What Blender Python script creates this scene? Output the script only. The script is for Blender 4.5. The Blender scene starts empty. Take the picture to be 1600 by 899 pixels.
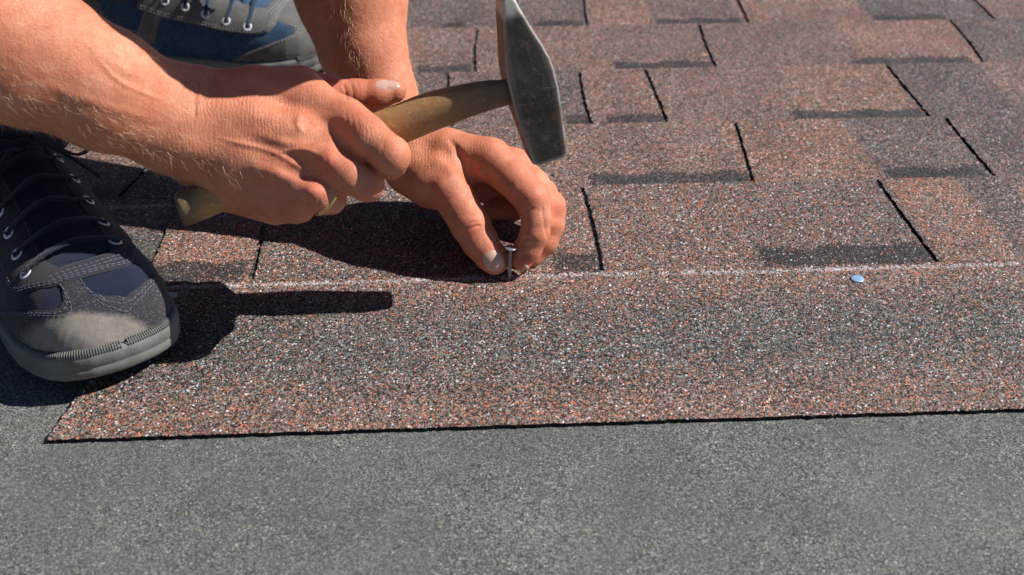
import bpy, math, random
import numpy as np
import openvdb as vdb
from mathutils import Vector, Matrix, geometry

# ------------------------------------------------------------------ camera, sky, sun
S = 0.001                                    # all lengths below are written in millimetres
CAM_H = 452.0
PITCH = math.radians(30.8)
FPX = 1848.0
sc = bpy.context.scene
cam_d = bpy.data.cameras.new('camera')
cam = bpy.data.objects.new('camera', cam_d)
sc.collection.objects.link(cam)
sc.camera = cam
cam_d.sensor_width = 36.0
cam_d.lens = FPX / 1600 * 36.0
cam_d.clip_start = 0.02
cam_d.clip_end = 100.0
cam.location = (0, 0, CAM_H * S)
cam.rotation_euler = (math.pi / 2 - PITCH, 0, 0)
cam_d.dof.use_dof = True
cam_d.dof.focus_distance = 0.85
cam_d.dof.aperture_fstop = 9.0

SUN = Vector((1.05, 0.05, 1.0)).normalized()  # towards the sun
w = bpy.data.worlds.new('World')
sc.world = w
w.use_nodes = True
nt = w.node_tree
sky = nt.nodes.new('ShaderNodeTexSky')
sky.sky_type = 'NISHITA'
sky.sun_disc = False
sky.altitude = 2500
sky.dust_density = 0.4
sky.ozone_density = 2.0
sky.sun_elevation = math.asin(SUN.z)
sky.sun_rotation = math.atan2(SUN.x, SUN.y)
nt.links.new(sky.outputs[0], nt.nodes['Background'].inputs[0])
nt.nodes['Background'].inputs[1].default_value = 0.05
sd = bpy.data.lights.new('sun', 'SUN')
sd.energy = 5.0
sd.angle = math.radians(0.5)
sd.color = (1.0, 0.95, 0.87)
sun = bpy.data.objects.new('sun', sd)
sc.collection.objects.link(sun)
sun.rotation_euler = SUN.to_track_quat('Z', 'Y').to_euler()
sc.view_settings.view_transform = 'Standard'
sc.view_settings.look = 'None'
sc.view_settings.exposure = 0.36
sc.view_settings.gamma = 1.0

rnd = random.Random(7)
nrs = np.random.RandomState(11)
COL = sc.collection
CP, SP = math.cos(PITCH), math.sin(PITCH)

# ------------------------------------------------------------------ helpers
def R(px, py, Z):
    """world point (mm) seen at photo pixel px,py at depth Z along the optical axis"""
    x = (px - 800) / FPX; y = (py - 449.5) / FPX
    return np.array((Z * x, Z * (CP - SP * y), CAM_H + Z * (-SP - CP * y)))

def G(px, py, h=0.0):
    y = (py - 449.5) / FPX
    return R(px, py, (CAM_H - h) / (CP * y + SP))

def proj(p):
    p = np.asarray(p, float)
    Z = p[..., 1] * CP + (CAM_H - p[..., 2]) * SP
    yc = -p[..., 1] * SP + (CAM_H - p[..., 2]) * CP
    return np.stack([800 + FPX * p[..., 0] / Z, 449.5 + FPX * yc / Z, Z], -1)

def mesh_obj(name, verts, faces, mat, parent=None, smooth=False):
    me = bpy.data.meshes.new(name)
    v = (np.asarray(verts, float) * S)
    me.from_pydata(v.tolist(), [], faces)
    if smooth:
        me.polygons.foreach_set('use_smooth', [True] * len(me.polygons))
    if mat:
        me.materials.append(mat)
    me.update()
    o = bpy.data.objects.new(name, me)
    COL.objects.link(o)
    if parent is not None:
        o.parent = parent
    return o

def empty(name, label=None, cat=None, group=None, kind=None):
    o = bpy.data.objects.new(name, None)
    COL.objects.link(o)
    o.empty_display_size = 0.02
    tag(o, label, cat, group, kind)
    return o

def tag(o, label=None, cat=None, group=None, kind=None):
    if label: o['label'] = label
    if cat: o['category'] = cat
    if group: o['group'] = group
    if kind: o['kind'] = kind
    return o

def attr(o, name, arr):
    arr = np.asarray(arr, np.float32)
    a = o.data.attributes.new(name, 'FLOAT', 'POINT')
    a.data.foreach_set('value', arr)

class MB:
    """collects pieces of one mesh"""
    def __init__(s): s.v = []; s.f = []
    def add(s, v, f):
        n = len(s.v); s.v += [tuple(p) for p in v]; s.f += [tuple(i + n for i in q) for q in f]
        return s
    def build(s, name, mat, parent=None, smooth=False):
        return mesh_obj(name, s.v, s.f, mat, parent, smooth)

def frame_from(t, up=(0, 0, 1)):
    t = np.asarray(t, float); t = t / np.linalg.norm(t)
    a = np.cross(up, t)
    if np.linalg.norm(a) < 1e-4: a = np.cross((1, 0, 0), t)
    a /= np.linalg.norm(a)
    b = np.cross(t, a)
    return t, a, b

def tube(points, ra, rb=None, n=8, up=(0, 0, 1), cap=True):
    """tube along points, radius (or per-point radii) ra across, rb along up"""
    P = np.asarray(points, float); m = len(P)
    ra = np.broadcast_to(ra, m); rb = ra if rb is None else np.broadcast_to(rb, m)
    up = np.broadcast_to(np.asarray(up, float), (m, 3))
    V = []; F = []
    for i in range(m):
        t = P[min(i + 1, m - 1)] - P[max(i - 1, 0)]
        t, a, b = frame_from(t, up[i])
        for k in range(n):
            q = 2 * math.pi * k / n
            V.append(P[i] + a * ra[i] * math.cos(q) + b * rb[i] * math.sin(q))
    for i in range(m - 1):
        for k in range(n):
            k2 = (k + 1) % n
            F.append((i * n + k, i * n + k2, (i + 1) * n + k2, (i + 1) * n + k))
    if cap:
        F.append(tuple(range(n - 1, -1, -1))); F.append(tuple(range((m - 1) * n, m * n)))
    return V, F

def spline(pts, n):
    """Catmull-Rom through pts (any dimension)"""
    P = np.asarray(pts, float)
    P = np.vstack([2 * P[0] - P[1], P, 2 * P[-1] - P[-2]])
    out = []
    m = len(P) - 3
    for k in range(n):
        u = k / (n - 1) * m; i = min(int(u), m - 1); t = u - i
        a, b, c, d = P[i:i + 4]
        out.append(.5 * ((2 * b) + (c - a) * t + (2 * a - 5 * b + 4 * c - d) * t * t + (-a + 3 * b - 3 * c + d) * t ** 3))
    return np.array(out)

# ------------------------------------------------------------------ node helpers
class NT:
    def __init__(s, name):
        s.m = bpy.data.materials.new(name); s.m.use_nodes = True
        s.t = s.m.node_tree; s.b = s.t.nodes['Principled BSDF']
        s.tc = s.t.nodes.new('ShaderNodeTexCoord').outputs['Object']
    def n(s, typ, ins=None, **kw):
        nd = s.t.nodes.new(typ)
        for k, v in kw.items(): setattr(nd, k, v)
        for k, v in (ins or {}).items():
            if hasattr(v, 'is_linked') or isinstance(v, bpy.types.NodeSocket): s.t.links.new(v, nd.inputs[k])
            else: nd.inputs[k].default_value = v
        return nd
    def noise(s, scale, detail=3, rough=.6, vec=None, dist=0.0, out='Fac'):
        return s.n('ShaderNodeTexNoise', {'Vector': vec or s.tc, 'Scale': scale, 'Detail': detail, 'Roughness': rough, 'Distortion': dist}).outputs[out]
    def voro(s, scale, vec=None, out='Color', rand=1.0, feature='F1'):
        return s.n('ShaderNodeTexVoronoi', {'Vector': vec or s.tc, 'Scale': scale, 'Randomness': rand}, feature=feature).outputs[out]
    def math(s, op, a, b=0.0, c=0.0, clamp=False):
        return s.n('ShaderNodeMath', {0: a, 1: b, 2: c}, operation=op, use_clamp=clamp).outputs[0]
    def ramp(s, fac, stops, interp='LINEAR'):
        nd = s.n('ShaderNodeValToRGB', {'Fac': fac})
        cr = nd.color_ramp; cr.interpolation = interp
        while len(cr.elements) < len(stops): cr.elements.new(.5)
        for e, (p, c) in zip(cr.elements, stops):
            e.position = p
            e.color = (c, c, c, 1) if isinstance(c, (int, float)) else tuple(c) + (1,)
        return nd.outputs['Color']
    def mix(s, fac, a, b, mode='MIX'):
        nd = s.n('ShaderNodeMix', data_type='RGBA', blend_type=mode)
        for k, v in ((0, fac), (6, a), (7, b)):
            if isinstance(v, bpy.types.NodeSocket): s.t.links.new(v, nd.inputs[k])
            elif k == 0: nd.inputs[0].default_value = v
            else: nd.inputs[k].default_value = tuple(v) + (1,) if len(v) == 3 else v
        return nd.outputs[2]
    def attr(s, name):
        return s.n('ShaderNodeAttribute', attribute_name=name).outputs['Fac']
    def sep(s, c):
        return s.n('ShaderNodeSeparateColor', {0: c}).outputs
    def mapv(s, scale=(1, 1, 1), rot=(0, 0, 0), vec=None):
        return s.n('ShaderNodeMapping', {'Vector': vec or s.tc, 'Scale': scale, 'Rotation': rot}).outputs[0]
    def bump(s, h, strength=.5, dist=.001, normal=None):
        d = {'Height': h, 'Strength': strength, 'Distance': dist}
        if normal is not None: d['Normal'] = normal
        return s.n('ShaderNodeBump', d).outputs[0]
    def set(s, **kw):
        for k, v in kw.items():
            k = {'color': 'Base Color', 'rough': 'Roughness', 'metal': 'Metallic', 'normal': 'Normal', 'spec': 'Specular IOR Level',
                 'sss': 'Subsurface Weight', 'sheen': 'Sheen Weight', 'coat': 'Coat Weight'}.get(k, k)
            if isinstance(v, bpy.types.NodeSocket): s.t.links.new(v, s.b.inputs[k])
            elif isinstance(v, (tuple, list)) and len(v) == 3 and k == 'Base Color': s.b.inputs[k].default_value = tuple(v) + (1,)
            else: s.b.inputs[k].default_value = v
        return s.m

def simple(name, color, rough=.7, metal=0.0, nscale=0, namp=.3, bscale=0, bdist=.0003, spec=.5):
    m = NT(name)
    c = color
    if nscale:
        f = m.noise(nscale, 4)
        c = m.mix(f, tuple(x * (1 - namp) for x in color), tuple(min(1, x * (1 + namp)) for x in color))
    m.set(color=c, rough=rough, metal=metal, spec=spec)
    if bscale:
        m.set(normal=m.bump(m.noise(bscale, 3), .6, bdist))
    return m.m

# ------------------------------------------------------------------ mineral granule materials
def granule_mat():
    m = NT('mineral_granules')
    wob = m.n('ShaderNodeVectorMath', {0: m.tc, 1: m.n('ShaderNodeVectorMath', {0: m.noise(900, 1, out='Color'), 'Scale': .0009}, operation='SCALE').outputs[0]}, operation='ADD').outputs[0]
    v1 = m.voro(640, wob)
    r = m.sep(v1)
    v2 = m.voro(1000, wob)
    r2 = m.sep(v2)
    dark, br, gr, red, wh, gn, ora = (.020, .018, .018), (.165, .119, .100), (.235, .212, .205), (.46, .155, .098), (.60, .59, .61), (.15, .21, .175), (.44, .22, .12)
    P_red = [(0, dark), (.22, (.075, .052, .045)), (.38, br), (.62, (.27, .205, .19)), (.76, red), (.90, ora), (.945, wh), (.975, gn)]
    P_mix = [(0, dark), (.32, (.055, .046, .044)), (.46, (.135, .113, .112)), (.66, (.21, .192, .197)), (.83, red), (.90, wh), (.935, gn)]
    P_grn = [(0, dark), (.32, (.05, .052, .05)), (.48, (.13, .125, .105)), (.66, (.20, .195, .175)), (.76, gn), (.88, red), (.925, wh), (.955, (.12, .2, .25))]
    P_blk = [(0, dark), (.35, (.035, .033, .035)), (.65, (.085, .075, .075)), (.9, (.17, .15, .15)), (.98, red)]
    idx = m.mix(.38, v1, v2)          # big grains with small ones between them
    sel = m.math('GREATER_THAN', m.voro(640, wob, out='Distance'), .50)
    ri = m.n('ShaderNodeMix', {0: sel, 2: r[0], 3: r2[0]}).outputs[0]
    tone = m.attr('tone'); band = m.attr('band'); grn = m.attr('green'); chalk = m.attr('chalk')
    c = m.mix(m.math('MULTIPLY', tone, 1.0, clamp=True), m.ramp(ri, P_mix, 'CONSTANT'), m.ramp(ri, P_red, 'CONSTANT'))
    c = m.mix(grn, c, m.ramp(ri, P_grn, 'CONSTANT'))
    bsel = m.math('LESS_THAN', m.math('ADD', m.math('MULTIPLY', r[2], .75), .12), band)
    c = m.mix(bsel, c, m.ramp(ri, P_blk, 'CONSTANT'))
    # cloudy variation of the mix
    cl = m.ramp(m.noise(14, 4, .6), [(.3, .80), (.7, 1.14)])
    c = m.mix(1.0, c, cl, 'MULTIPLY')
    bv = m.math('MULTIPLY_ADD', r[1], .85, .55)
    bv = m.math('MULTIPLY', bv, m.math('MULTIPLY_ADD', tone, .22, .90))
    c = m.mix(1.0, c, m.n('ShaderNodeCombineColor', {0: bv, 1: bv, 2: bv}).outputs[0], 'MULTIPLY')
    # chalk dust clings to the grains along the snapped line
    cs = m.math('LESS_THAN', m.math('MULTIPLY_ADD', r2[2], .9, .1), m.math('MULTIPLY', chalk, m.ramp(m.noise(55, 3), [(.3, .35), (.6, 1.0)])))
    c = m.mix(m.math('MULTIPLY', cs, .6), c, (.62, .63, .66))
    # gaps between the grains show bitumen
    gap = m.math('GREATER_THAN', m.voro(640, wob, out='Distance'), .80)
    c = m.mix(m.math('MULTIPLY', gap, .6), c, (.02, .02, .02))
    h = m.math('SUBTRACT', 1.0, m.voro(640, wob, out='Distance'))
    h = m.math('ADD', h, m.math('MULTIPLY', r[1], .6))
    m.set(color=c, rough=.62, spec=.35, normal=m.bump(h, .75, .0006))
    return m.m

def underlay_mat():
    m = NT('sanded_underlayment')
    v = m.sep(m.voro(1350))
    f = m.noise(1300, 2, .8)
    base = m.ramp(v[0], [(0, (.022, .028, .030)), (.27, (.082, .094, .094)), (.55, (.172, .182, .176)), (.82, (.31, .315, .285)), (.985, (.7, .7, .62)), (.995, (.5, .42, .14))], 'CONSTANT')
    base = m.mix(m.ramp(f, [(.35, 0.0), (.65, 1.0)]), m.mix(.4, base, (.085, .10, .095)), base)
    cl = m.ramp(m.noise(9, 5, .65, dist=.6), [(.28, .78), (.45, .96), (.6, 1.10), (.74, 1.28)])
    base = m.mix(1.0, base, cl, 'MULTIPLY')
    base = m.mix(m.ramp(m.noise(11, 5, .7, dist=.8), [(.42, 0.0), (.68, .5)]), base, (.085, .105, .118))
    base = m.mix(m.ramp(m.noise(6, 4, .7), [(.5, 0.0), (.75, .35)]), base, (.17, .172, .14))
    st = m.noise(1.0, 4, .7, vec=m.mapv((70, 500, 1), (0, 0, .35)))
    base = m.mix(m.ramp(st, [(.55, 0.0), (.8, .25)]), base, (.18, .19, .18))
    m.set(color=base, rough=.75, spec=.3, normal=m.bump(m.math('ADD', v[1], m.noise(250, 3)), .5, .00035))
    return m.m

M = {}
M['granule'] = granule_mat()
M['underlay'] = underlay_mat()
M['bitumen'] = simple('black_bitumen', (.012, .012, .013), .8, nscale=400, bscale=900, spec=.2)

# ------------------------------------------------------------------ roof: underlayment and shingle courses
TH = math.radians(3.0)
E1 = np.array((math.cos(TH), math.sin(TH), 0)); E2 = np.array((-math.sin(TH), math.cos(TH), 0))
T = 2.6                                       # shingle thickness
VF = [921.0, 1057.0, 1204.0, 1350.0] + [1350.0 + 145 * k for k in range(1, 16)]
def UV(px, py, h=3.0):
    p = G(px, py, h); return p @ E1, p @ E2
def ztop(k, v): return T * ((v - VF[k]) / 145.0) + 3.2
def W(u, v, z): return E1 * u + E2 * v + np.array((0, 0, 1.0)) * z

ZU = ztop(0, 590) - T
def underlay():
    n = 60
    us = np.linspace(-2400, 2400, n); vs = np.linspace(-1200, 4200, n)
    V = []
    for v in vs:
        for u in us:
            z = ZU - .15 + .5 * math.sin(u / 310 + v / 420) * math.sin(v / 260 - u / 900) * (0 if v > 560 and v < 700 else 1)
            V.append(W(u, v, z - .5))
    F = [(j * n + i, j * n + i + 1, (j + 1) * n + i + 1, (j + 1) * n + i) for j in range(n - 1) for i in range(n - 1)]
    o = mesh_obj('roof_underlayment', V, F, M['underlay'], smooth=True)
    tag(o, 'grey green sanded roofing underlayment below the shingles', kind='structure')
underlay()
roof = empty('shingle_roof', 'brown and red asphalt shingle roof in staggered courses', kind='structure')

def smooth01(x): x = np.clip(x, 0, 1); return x * x * (3 - 2 * x)

def sheet(name, parent, k, ul, ur, v0, v1, du, dv, attrs, rag=.35, label=None):
    """granule sheet between the slanted edges ul(v), ur(v); top face with attributes, ragged bitumen sides"""
    um = ur(v1) - ul(v1)
    nu = max(2, int(abs(um) / du) + 1); nv = max(2, int((v1 - v0) / dv) + 1)
    a = np.linspace(0, 1, nu); b = np.linspace(0, 1, nv)
    B, A = np.meshgrid(b, a, indexing='ij')
    Vv = v0 + (v1 - v0) * B
    U = ul(Vv) * (1 - A) + ur(Vv) * A
    jit = nrs.randn(nv, nu) * rag
    U = U + np.where((A == 0) | (A == 1), jit, 0)
    Vv = Vv + np.where((B == 0) | (B == 1), nrs.randn(nv, nu) * rag, 0)
    wav = .25 * np.sin(U / 47 + k) * np.sin(Vv / 61 + 2 * k)
    Zt = ztop(k, Vv) + wav * 0.4
    top = E1 * U[..., None] + E2 * Vv[..., None] + np.array((0, 0, 1.0)) * Zt[..., None]
    Vt = top.reshape(-1, 3)
    idx = np.arange(nu * nv).reshape(nv, nu)
    F = [(int(idx[j, i]), int(idx[j, i + 1]), int(idx[j + 1, i + 1]), int(idx[j + 1, i])) for j in range(nv - 1) for i in range(nu - 1)]
    ring = list(idx[0, :]) + list(idx[1:, -1]) + list(idx[-1, -2::-1]) + list(idx[-2:0:-1, 0])
    low = Vt[ring].copy(); low[:, 2] -= T * .93
    n0 = len(Vt); m_ = len(ring)
    nt_ = len(F)
    for i in range(m_):
        j = (i + 1) % m_
        F.append((int(ring[j]), int(ring[i]), n0 + i, n0 + j))
    V = np.vstack([Vt, low])
    o = mesh_obj(name, V, F, M['granule'], parent)
    o.data.materials.append(M['bitumen'])
    mi = np.zeros(len(F), np.int32); mi[nt_:] = 1
    o.data.polygons.foreach_set('material_index', mi)
    at = attrs(U.ravel(), Vv.ravel())
    for nm in ('tone', 'band', 'green', 'chalk'):
        arr = np.zeros(len(V)); arr[:n0] = at.get(nm, 0)
        attr(o, nm, arr)
    if label: o['label'] = label
    if k == 0: sow(ul, ur, v0, v1, attrs)
    return o

GRAINS = []
def sow(ul, ur, v0, v1, attrs):
    """real grains on the newest course: positions, sizes and mineral colours"""
    rs = np.random.RandomState(len(GRAINS) + 40)
    lo, hi = float(min(ul(v0), ul(v1))), min(float(max(ur(v0), ur(v1))), 440.0)
    n = int(max(0, hi - lo) * (v1 - v0) / 2.3)
    if n < 1: return
    U = rs.uniform(lo, hi, n); V = rs.uniform(v0, v1, n)
    ok = (U > ul(V) + .2) & (U < ur(V) - .2)
    U, V = U[ok], V[ok]; n = len(U)
    at = attrs(U, V)
    g = lambda nm: np.broadcast_to(np.asarray(at.get(nm, 0.0), float), n)
    pal = np.array([(.020, .018, .018), (.055, .046, .044), (.165, .119, .100), (.225, .212, .218), (.50, .16, .095), (.44, .22, .12), (.60, .61, .66), (.15, .21, .175), (.13, .2, .25)])
    #             dark  dk2   brown grey  red   ora   white green blue
    mixw = np.array([.23, .13, .22, .16, .14, .015, .055, .04, .013])
    redw = np.array([.14, .11, .31, .16, .195, .04, .035, .012, .003])
    grnw = np.array([.28, .15, .13, .17, .07, .01, .055, .11, .03])
    blkw = np.array([.48, .38, .07, .05, .015, .0, .005, .0, .0])
    t = np.clip(g('tone'), 0, 1)[:, None]; gr = g('green')[:, None]; bd = g('band')[:, None]
    Wt = mixw * (1 - t) + redw * t
    Wt = Wt * (1 - gr) + grnw * gr
    Wt = Wt * (1 - bd) + blkw * bd
    cs = np.cumsum(Wt / Wt.sum(1, keepdims=True), 1)
    idx = (rs.rand(n)[:, None] > cs).sum(1).clip(0, 8)
    col = pal[idx] * rs.uniform(.7, 1.3, n)[:, None] * (.92 + .2 * t)
    ck = rs.rand(n) < g('chalk') * (.10 + .5 * (np.sin(U / 13.0) * np.sin(U / 7.3 + 1) > -.3))
    col[ck] = col[ck] * .3 + np.array((.62, .63, .66)) * .7
    GRAINS.append((U, V, ztop(0, V), col))
def build_grains(parent):
    U = np.concatenate([g[0] for g in GRAINS]); V = np.concatenate([g[1] for g in GRAINS]); Z = np.concatenate([g[2] for g in GRAINS]); C = np.concatenate([g[3] for g in GRAINS])
    n = len(U); rs = np.random.RandomState(3)
    print('grains', n)
    octa = np.array([(1, 0, 0), (0, 1, 0), (-1, 0, 0), (0, -1, 0), (0, 0, 1)], float)
    tri = np.array([(0, 1, 4), (1, 2, 4), (2, 3, 4), (3, 0, 4)])
    r = rs.uniform(.5, 1.08, n)
    a = rs.uniform(0, 6.28, n); ca, sa = np.cos(a), np.sin(a)
    P = octa[None] * (r[:, None, None] * rs.uniform(.75, 1.25, (n, 5, 1))) * np.array((1.15, .9, .75))
    P = P + rs.uniform(-.12, .12, (n, 5, 3))
    x = P[..., 0] * ca[:, None] - P[..., 1] * sa[:, None]; y = P[..., 0] * sa[:, None] + P[..., 1] * ca[:, None]
    P = E1 * (U[:, None] + x)[..., None] + E2 * (V[:, None] + y)[..., None] + np.array((0, 0, 1.0)) * (Z[:, None] - .05 + P[..., 2])[..., None]
    me = bpy.data.meshes.new('mineral_granules')
    me.vertices.add(n * 5); me.vertices.foreach_set('co', (P.reshape(-1) * S).astype(np.float32))
    F = (tri[None] + (np.arange(n) * 5)[:, None, None]).reshape(-1)
    me.loops.add(len(F)); me.loops.foreach_set('vertex_index', F.astype(np.int32))
    me.polygons.add(n * 4); me.polygons.foreach_set('loop_start', np.arange(0, n * 12, 3, dtype=np.int32))
    me.update(calc_edges=True)
    ca_ = me.attributes.new('mineral', 'FLOAT_COLOR', 'POINT')
    rgba = np.ones((n, 5, 4), np.float32); rgba[..., :3] = np.minimum(C, .8)[:, None, :]
    ca_.data.foreach_set('color', rgba.reshape(-1))
    gm_ = NT('mineral_grains')
    gm_.set(color=gm_.n('ShaderNodeAttribute', attribute_name='mineral').outputs['Color'], rough=.55, spec=.4)
    me.materials.append(gm_.m)
    o = bpy.data.objects.new('mineral_granules', me); COL.objects.link(o); o.parent = parent; o['kind'] = 'stuff'

def line_uv(x0, y0, x1, y1):
    """slit through two photo pixels -> u(v)"""
    a = UV(x0, y0); b = UV(x1, y1)
    m = (b[0] - a[0]) / (b[1] - a[1])
    m = max(-.22, min(.30, m))
    c = ((a[0] + b[0]) / 2, (a[1] + b[1]) / 2)
    return lambda v, c=c, m=m: c[0] + m * (v - c[1])
def const(u): return lambda v: u + 0 * v

SL = {0: [line_uv(235, 400, 250, 365), line_uv(391, 440, 403, 385), line_uv(941, 420, 911, 300), line_uv(1468, 408, 1375, 288)],
      1: [line_uv(-60, 290, -20, 210), line_uv(212, 278, 222, 268), line_uv(640, 290, 640, 200), line_uv(1180, 290, 1150, 197), line_uv(1558, 276, 1482, 190)],
      2: [line_uv(30, 200, 60, 130), line_uv(400, 200, 420, 130), line_uv(705, 200, 700, 130), line_uv(927, 200, 908, 122), line_uv(1047, 198, 1013, 120), line_uv(1463, 190, 1392, 110)],
      3: [line_uv(20, 120, 60, 55), line_uv(420, 120, 430, 55), line_uv(742, 118, 746, 55), line_uv(1123, 110, 1097, 50), line_uv(1542, 102, 1488, 37)],
      4: [line_uv(150, 46, 180, 0), line_uv(560, 46, 565, 0), line_uv(919, 46, 914, 0), line_uv(1173, 40, 1153, 0), line_uv(1557, 30, 1523, 0)]}
# printed shadow bands, pixel x range at the near end of each course
BD = {0: [(232, 391), (860, 938), (1188, 1462)], 1: [(150, 212), (918, 1178), (1393, 1552)], 2: [(480, 700), (880, 925), (948, 1045), (1243, 1460)],
      3: [(650, 740), (960, 1121), (1343, 1540)], 4: [(690, 730), (830, 917), (1029, 1171), (1380, 1500)]}
BY = {0: 400, 1: 280, 2: 188, 3: 108, 4: 42}
LEFT0 = UV(75, 685, -3); LEFT1 = UV(130, 605, -2)
mL = (LEFT1[0] - LEFT0[0]) / (LEFT1[1] - LEFT0[1])
leftedge = lambda v: LEFT0[0] + mL * (v - LEFT0[1]) + .0 * v

FIRST = None
for k, vf in enumerate(VF):
    fine = k <= 5
    v_prev = VF[k - 1] if k else 775.0
    near = vf - 327.5
    sl = list(SL.get(k, []))
    rk = random.Random(50 + k)
    if not sl:
        u0 = -1000 + rk.uniform(0, 250)
        sl = [const(u0 + 257 * i + (rk.random() < .35) * 60) for i in range(8)]
    um = [float(s(vf)) for s in sl]
    while um[-1] < 1150:
        un = um[-1] + rk.choice([255, 200, 257]); sl.append(const(un)); um.append(un)
    if k > 0:
        while um[0] > -1150:
            un = um[0] - rk.choice([255, 190, 257]); sl.insert(0, const(un)); um.insert(0, un)
    bands = [(UV(a, BY[k])[0], UV(b, BY[k])[0]) for a, b in BD.get(k, [])]
    if not bands:
        bands = [(um[i + 1] - rk.uniform(90, 170), um[i + 1] - 2) for i in range(len(um) - 1)]
    vn = (775.0 if k == 0 else v_prev)
    def tab_attr(U, V, k=k, vn=vn, bands=bands, tones=None):
        b = np.zeros_like(U)
        blen = 36.0 if k == 0 else 30.0
        for lo, hi in bands:
            m_ = smooth01((U - lo) / 3) * smooth01((hi - U) / 3)
            e = smooth01(((vn + blen + 3 * np.sin(U / 9)) - V) / 9)
            b = np.maximum(b, m_ * e * .88)
        return {'band': b}
    # headlap sheet
    hl = leftedge if k == 0 else const(-1150)
    vh1 = vn + 2 if k else 778.0
    def head_attr(U, V, k=k, near=near):
        t = (V - near)                       # 0 at the near edge
        g = smooth01((t - 15) / 80) * smooth01((165 - t) / 80) * .85
        line = near + 178 + 3.0 * np.exp(-((U + 330) / 150) ** 2) * -1 + .8 * np.sin(U / 60)
        ch = np.exp(-((V - line) / 2.3) ** 2) * (1.0 if k < 2 else 0)
        bl = smooth01((t - 28) / 8) * smooth01((52 - t) / 10) * smooth01((np.sin(U / 75.0 + 1.0) + .3) * 1.2) * .2
        tn = .62 * (1 - smooth01((t - 5) / 80)) + .6 * smooth01((t - 120) / 50)
        return {'tone': tn, 'green': g, 'chalk': ch, 'band': bl}
    sh = sheet('shingle', roof, k, hl, const(1150), near, vh1, 4 if k < 2 else 60, 4 if k < 2 else 60, head_attr,
               label={0: 'unfinished top shingle strip being nailed, granule side bare to its dark edge'}.get(k))
    if k == 0: FIRST = sh
    bows = [rk.uniform(-2.5, 2.5) for _ in sl]
    # tabs
    for i in range(len(sl) - 1):
        a, b = sl[i], sl[i + 1]
        gapw = 1.9; bw = rk.uniform(-2.2, 2.2)
        tl = lambda v, a=a, g=gapw, q=bows[i]: a(v) + g + q * np.sin((v - vn) / (vf - vn) * math.pi)
        tr = lambda v, b=b, g=gapw, q=bows[i + 1]: b(v) - g + q * np.sin((v - vn) / (vf - vn) * math.pi)
        base = rk.choice([.2, .45, .6, .95, .1, .75])
        split = um[i] + (um[i + 1] - um[i]) * rk.uniform(.35, .65)
        t2 = min(1.0, max(0.0, base + rk.choice([-.5, .5, .4, -.35])))
        # tones told apart in the photograph
        known = {(1, 1160, 1385): 1.0, (1, 700, 1150): .75, (1, 1385, 1600): .2, (4, 925, 1028): 1.0, (4, 1030, 1170): .3, (4, 740, 915): .3,
                 (4, 1180, 1380): .9, (0, 240, 391): .95, (0, 945, 1185): .45, (0, 1190, 1460): .2, (0, 1470, 1600): .85, (2, 928, 1010): .85, (2, 1045, 1240): .7,
                 (3, 745, 960): .85, (3, 650, 742): .7, (3, 1130, 1340): .5}
        def ta(U, V, k=k, base=base, t2=t2, split=split, f=tab_attr):
            d = f(U, V)
            s_ = smooth01((U - split) / 3)
            tone = base * (1 - s_) + t2 * s_
            for (kk, x0, x1), tv in known.items():
                if kk == k:
                    lo = UV(x0, BY[k])[0]; hi = UV(x1, BY[k])[0]
                    m_ = smooth01((U - lo) / 3) * smooth01((hi - U) / 3)
                    tone = tone * (1 - m_) + tv * m_
            d['tone'] = tone
            if k == 0:
                line = 768 + .8 * np.sin(U / 60)
                d['chalk'] = np.exp(-((V - line) / 2.3) ** 2)
            return d
        g_ = 3.5 if k < 5 else (8 if k < 9 else 30)
        v_s = vn - (0 if k == 0 else 3)
        sheet('shingle_tab', sh, k, tl, tr, v_s + (.5 if k == 0 else 0), vf, g_, g_, ta, rag=.5 if k < 9 else 0)
build_grains(FIRST)

# ------------------------------------------------------------------ organic surfaces: blended tapered limbs on a level set
def sm(a, b, k):
    if k <= 0: return np.minimum(a, b)
    h = np.clip(.5 + .5 * (b - a) / k, 0, 1)
    return b * (1 - h) + a * h - k * h * (1 - h)

def cone(p, a, b, ra, rb, flat=None):
    pa = p - a; ba = (b - a)
    if flat is not None:
        n, f = flat                          # squash along n by f (<1 thinner)
        q = pa @ n
        pa = pa + (q * (1 / f - 1))[:, None] * n
        qb = ba @ n; ba = ba + qb * (1 / f - 1) * n
    t = np.clip((pa @ ba) / (ba @ ba + 1e-9), 0, 1)
    d = pa - t[:, None] * ba
    return np.sqrt((d * d).sum(1)) - (ra + (rb - ra) * t)

def nd(px, py, Z, rpx):
    return (R(px, py, Z).astype(np.float32), rpx * Z / FPX)

def chain(p, nodes, k=3.0, flat=None):
    d = None
    for (a, ra), (b, rb) in zip(nodes[:-1], nodes[1:]):
        e = cone(p, a, b, ra, rb, flat)
        d = e if d is None else sm(d, e, k)
    return d

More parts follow.
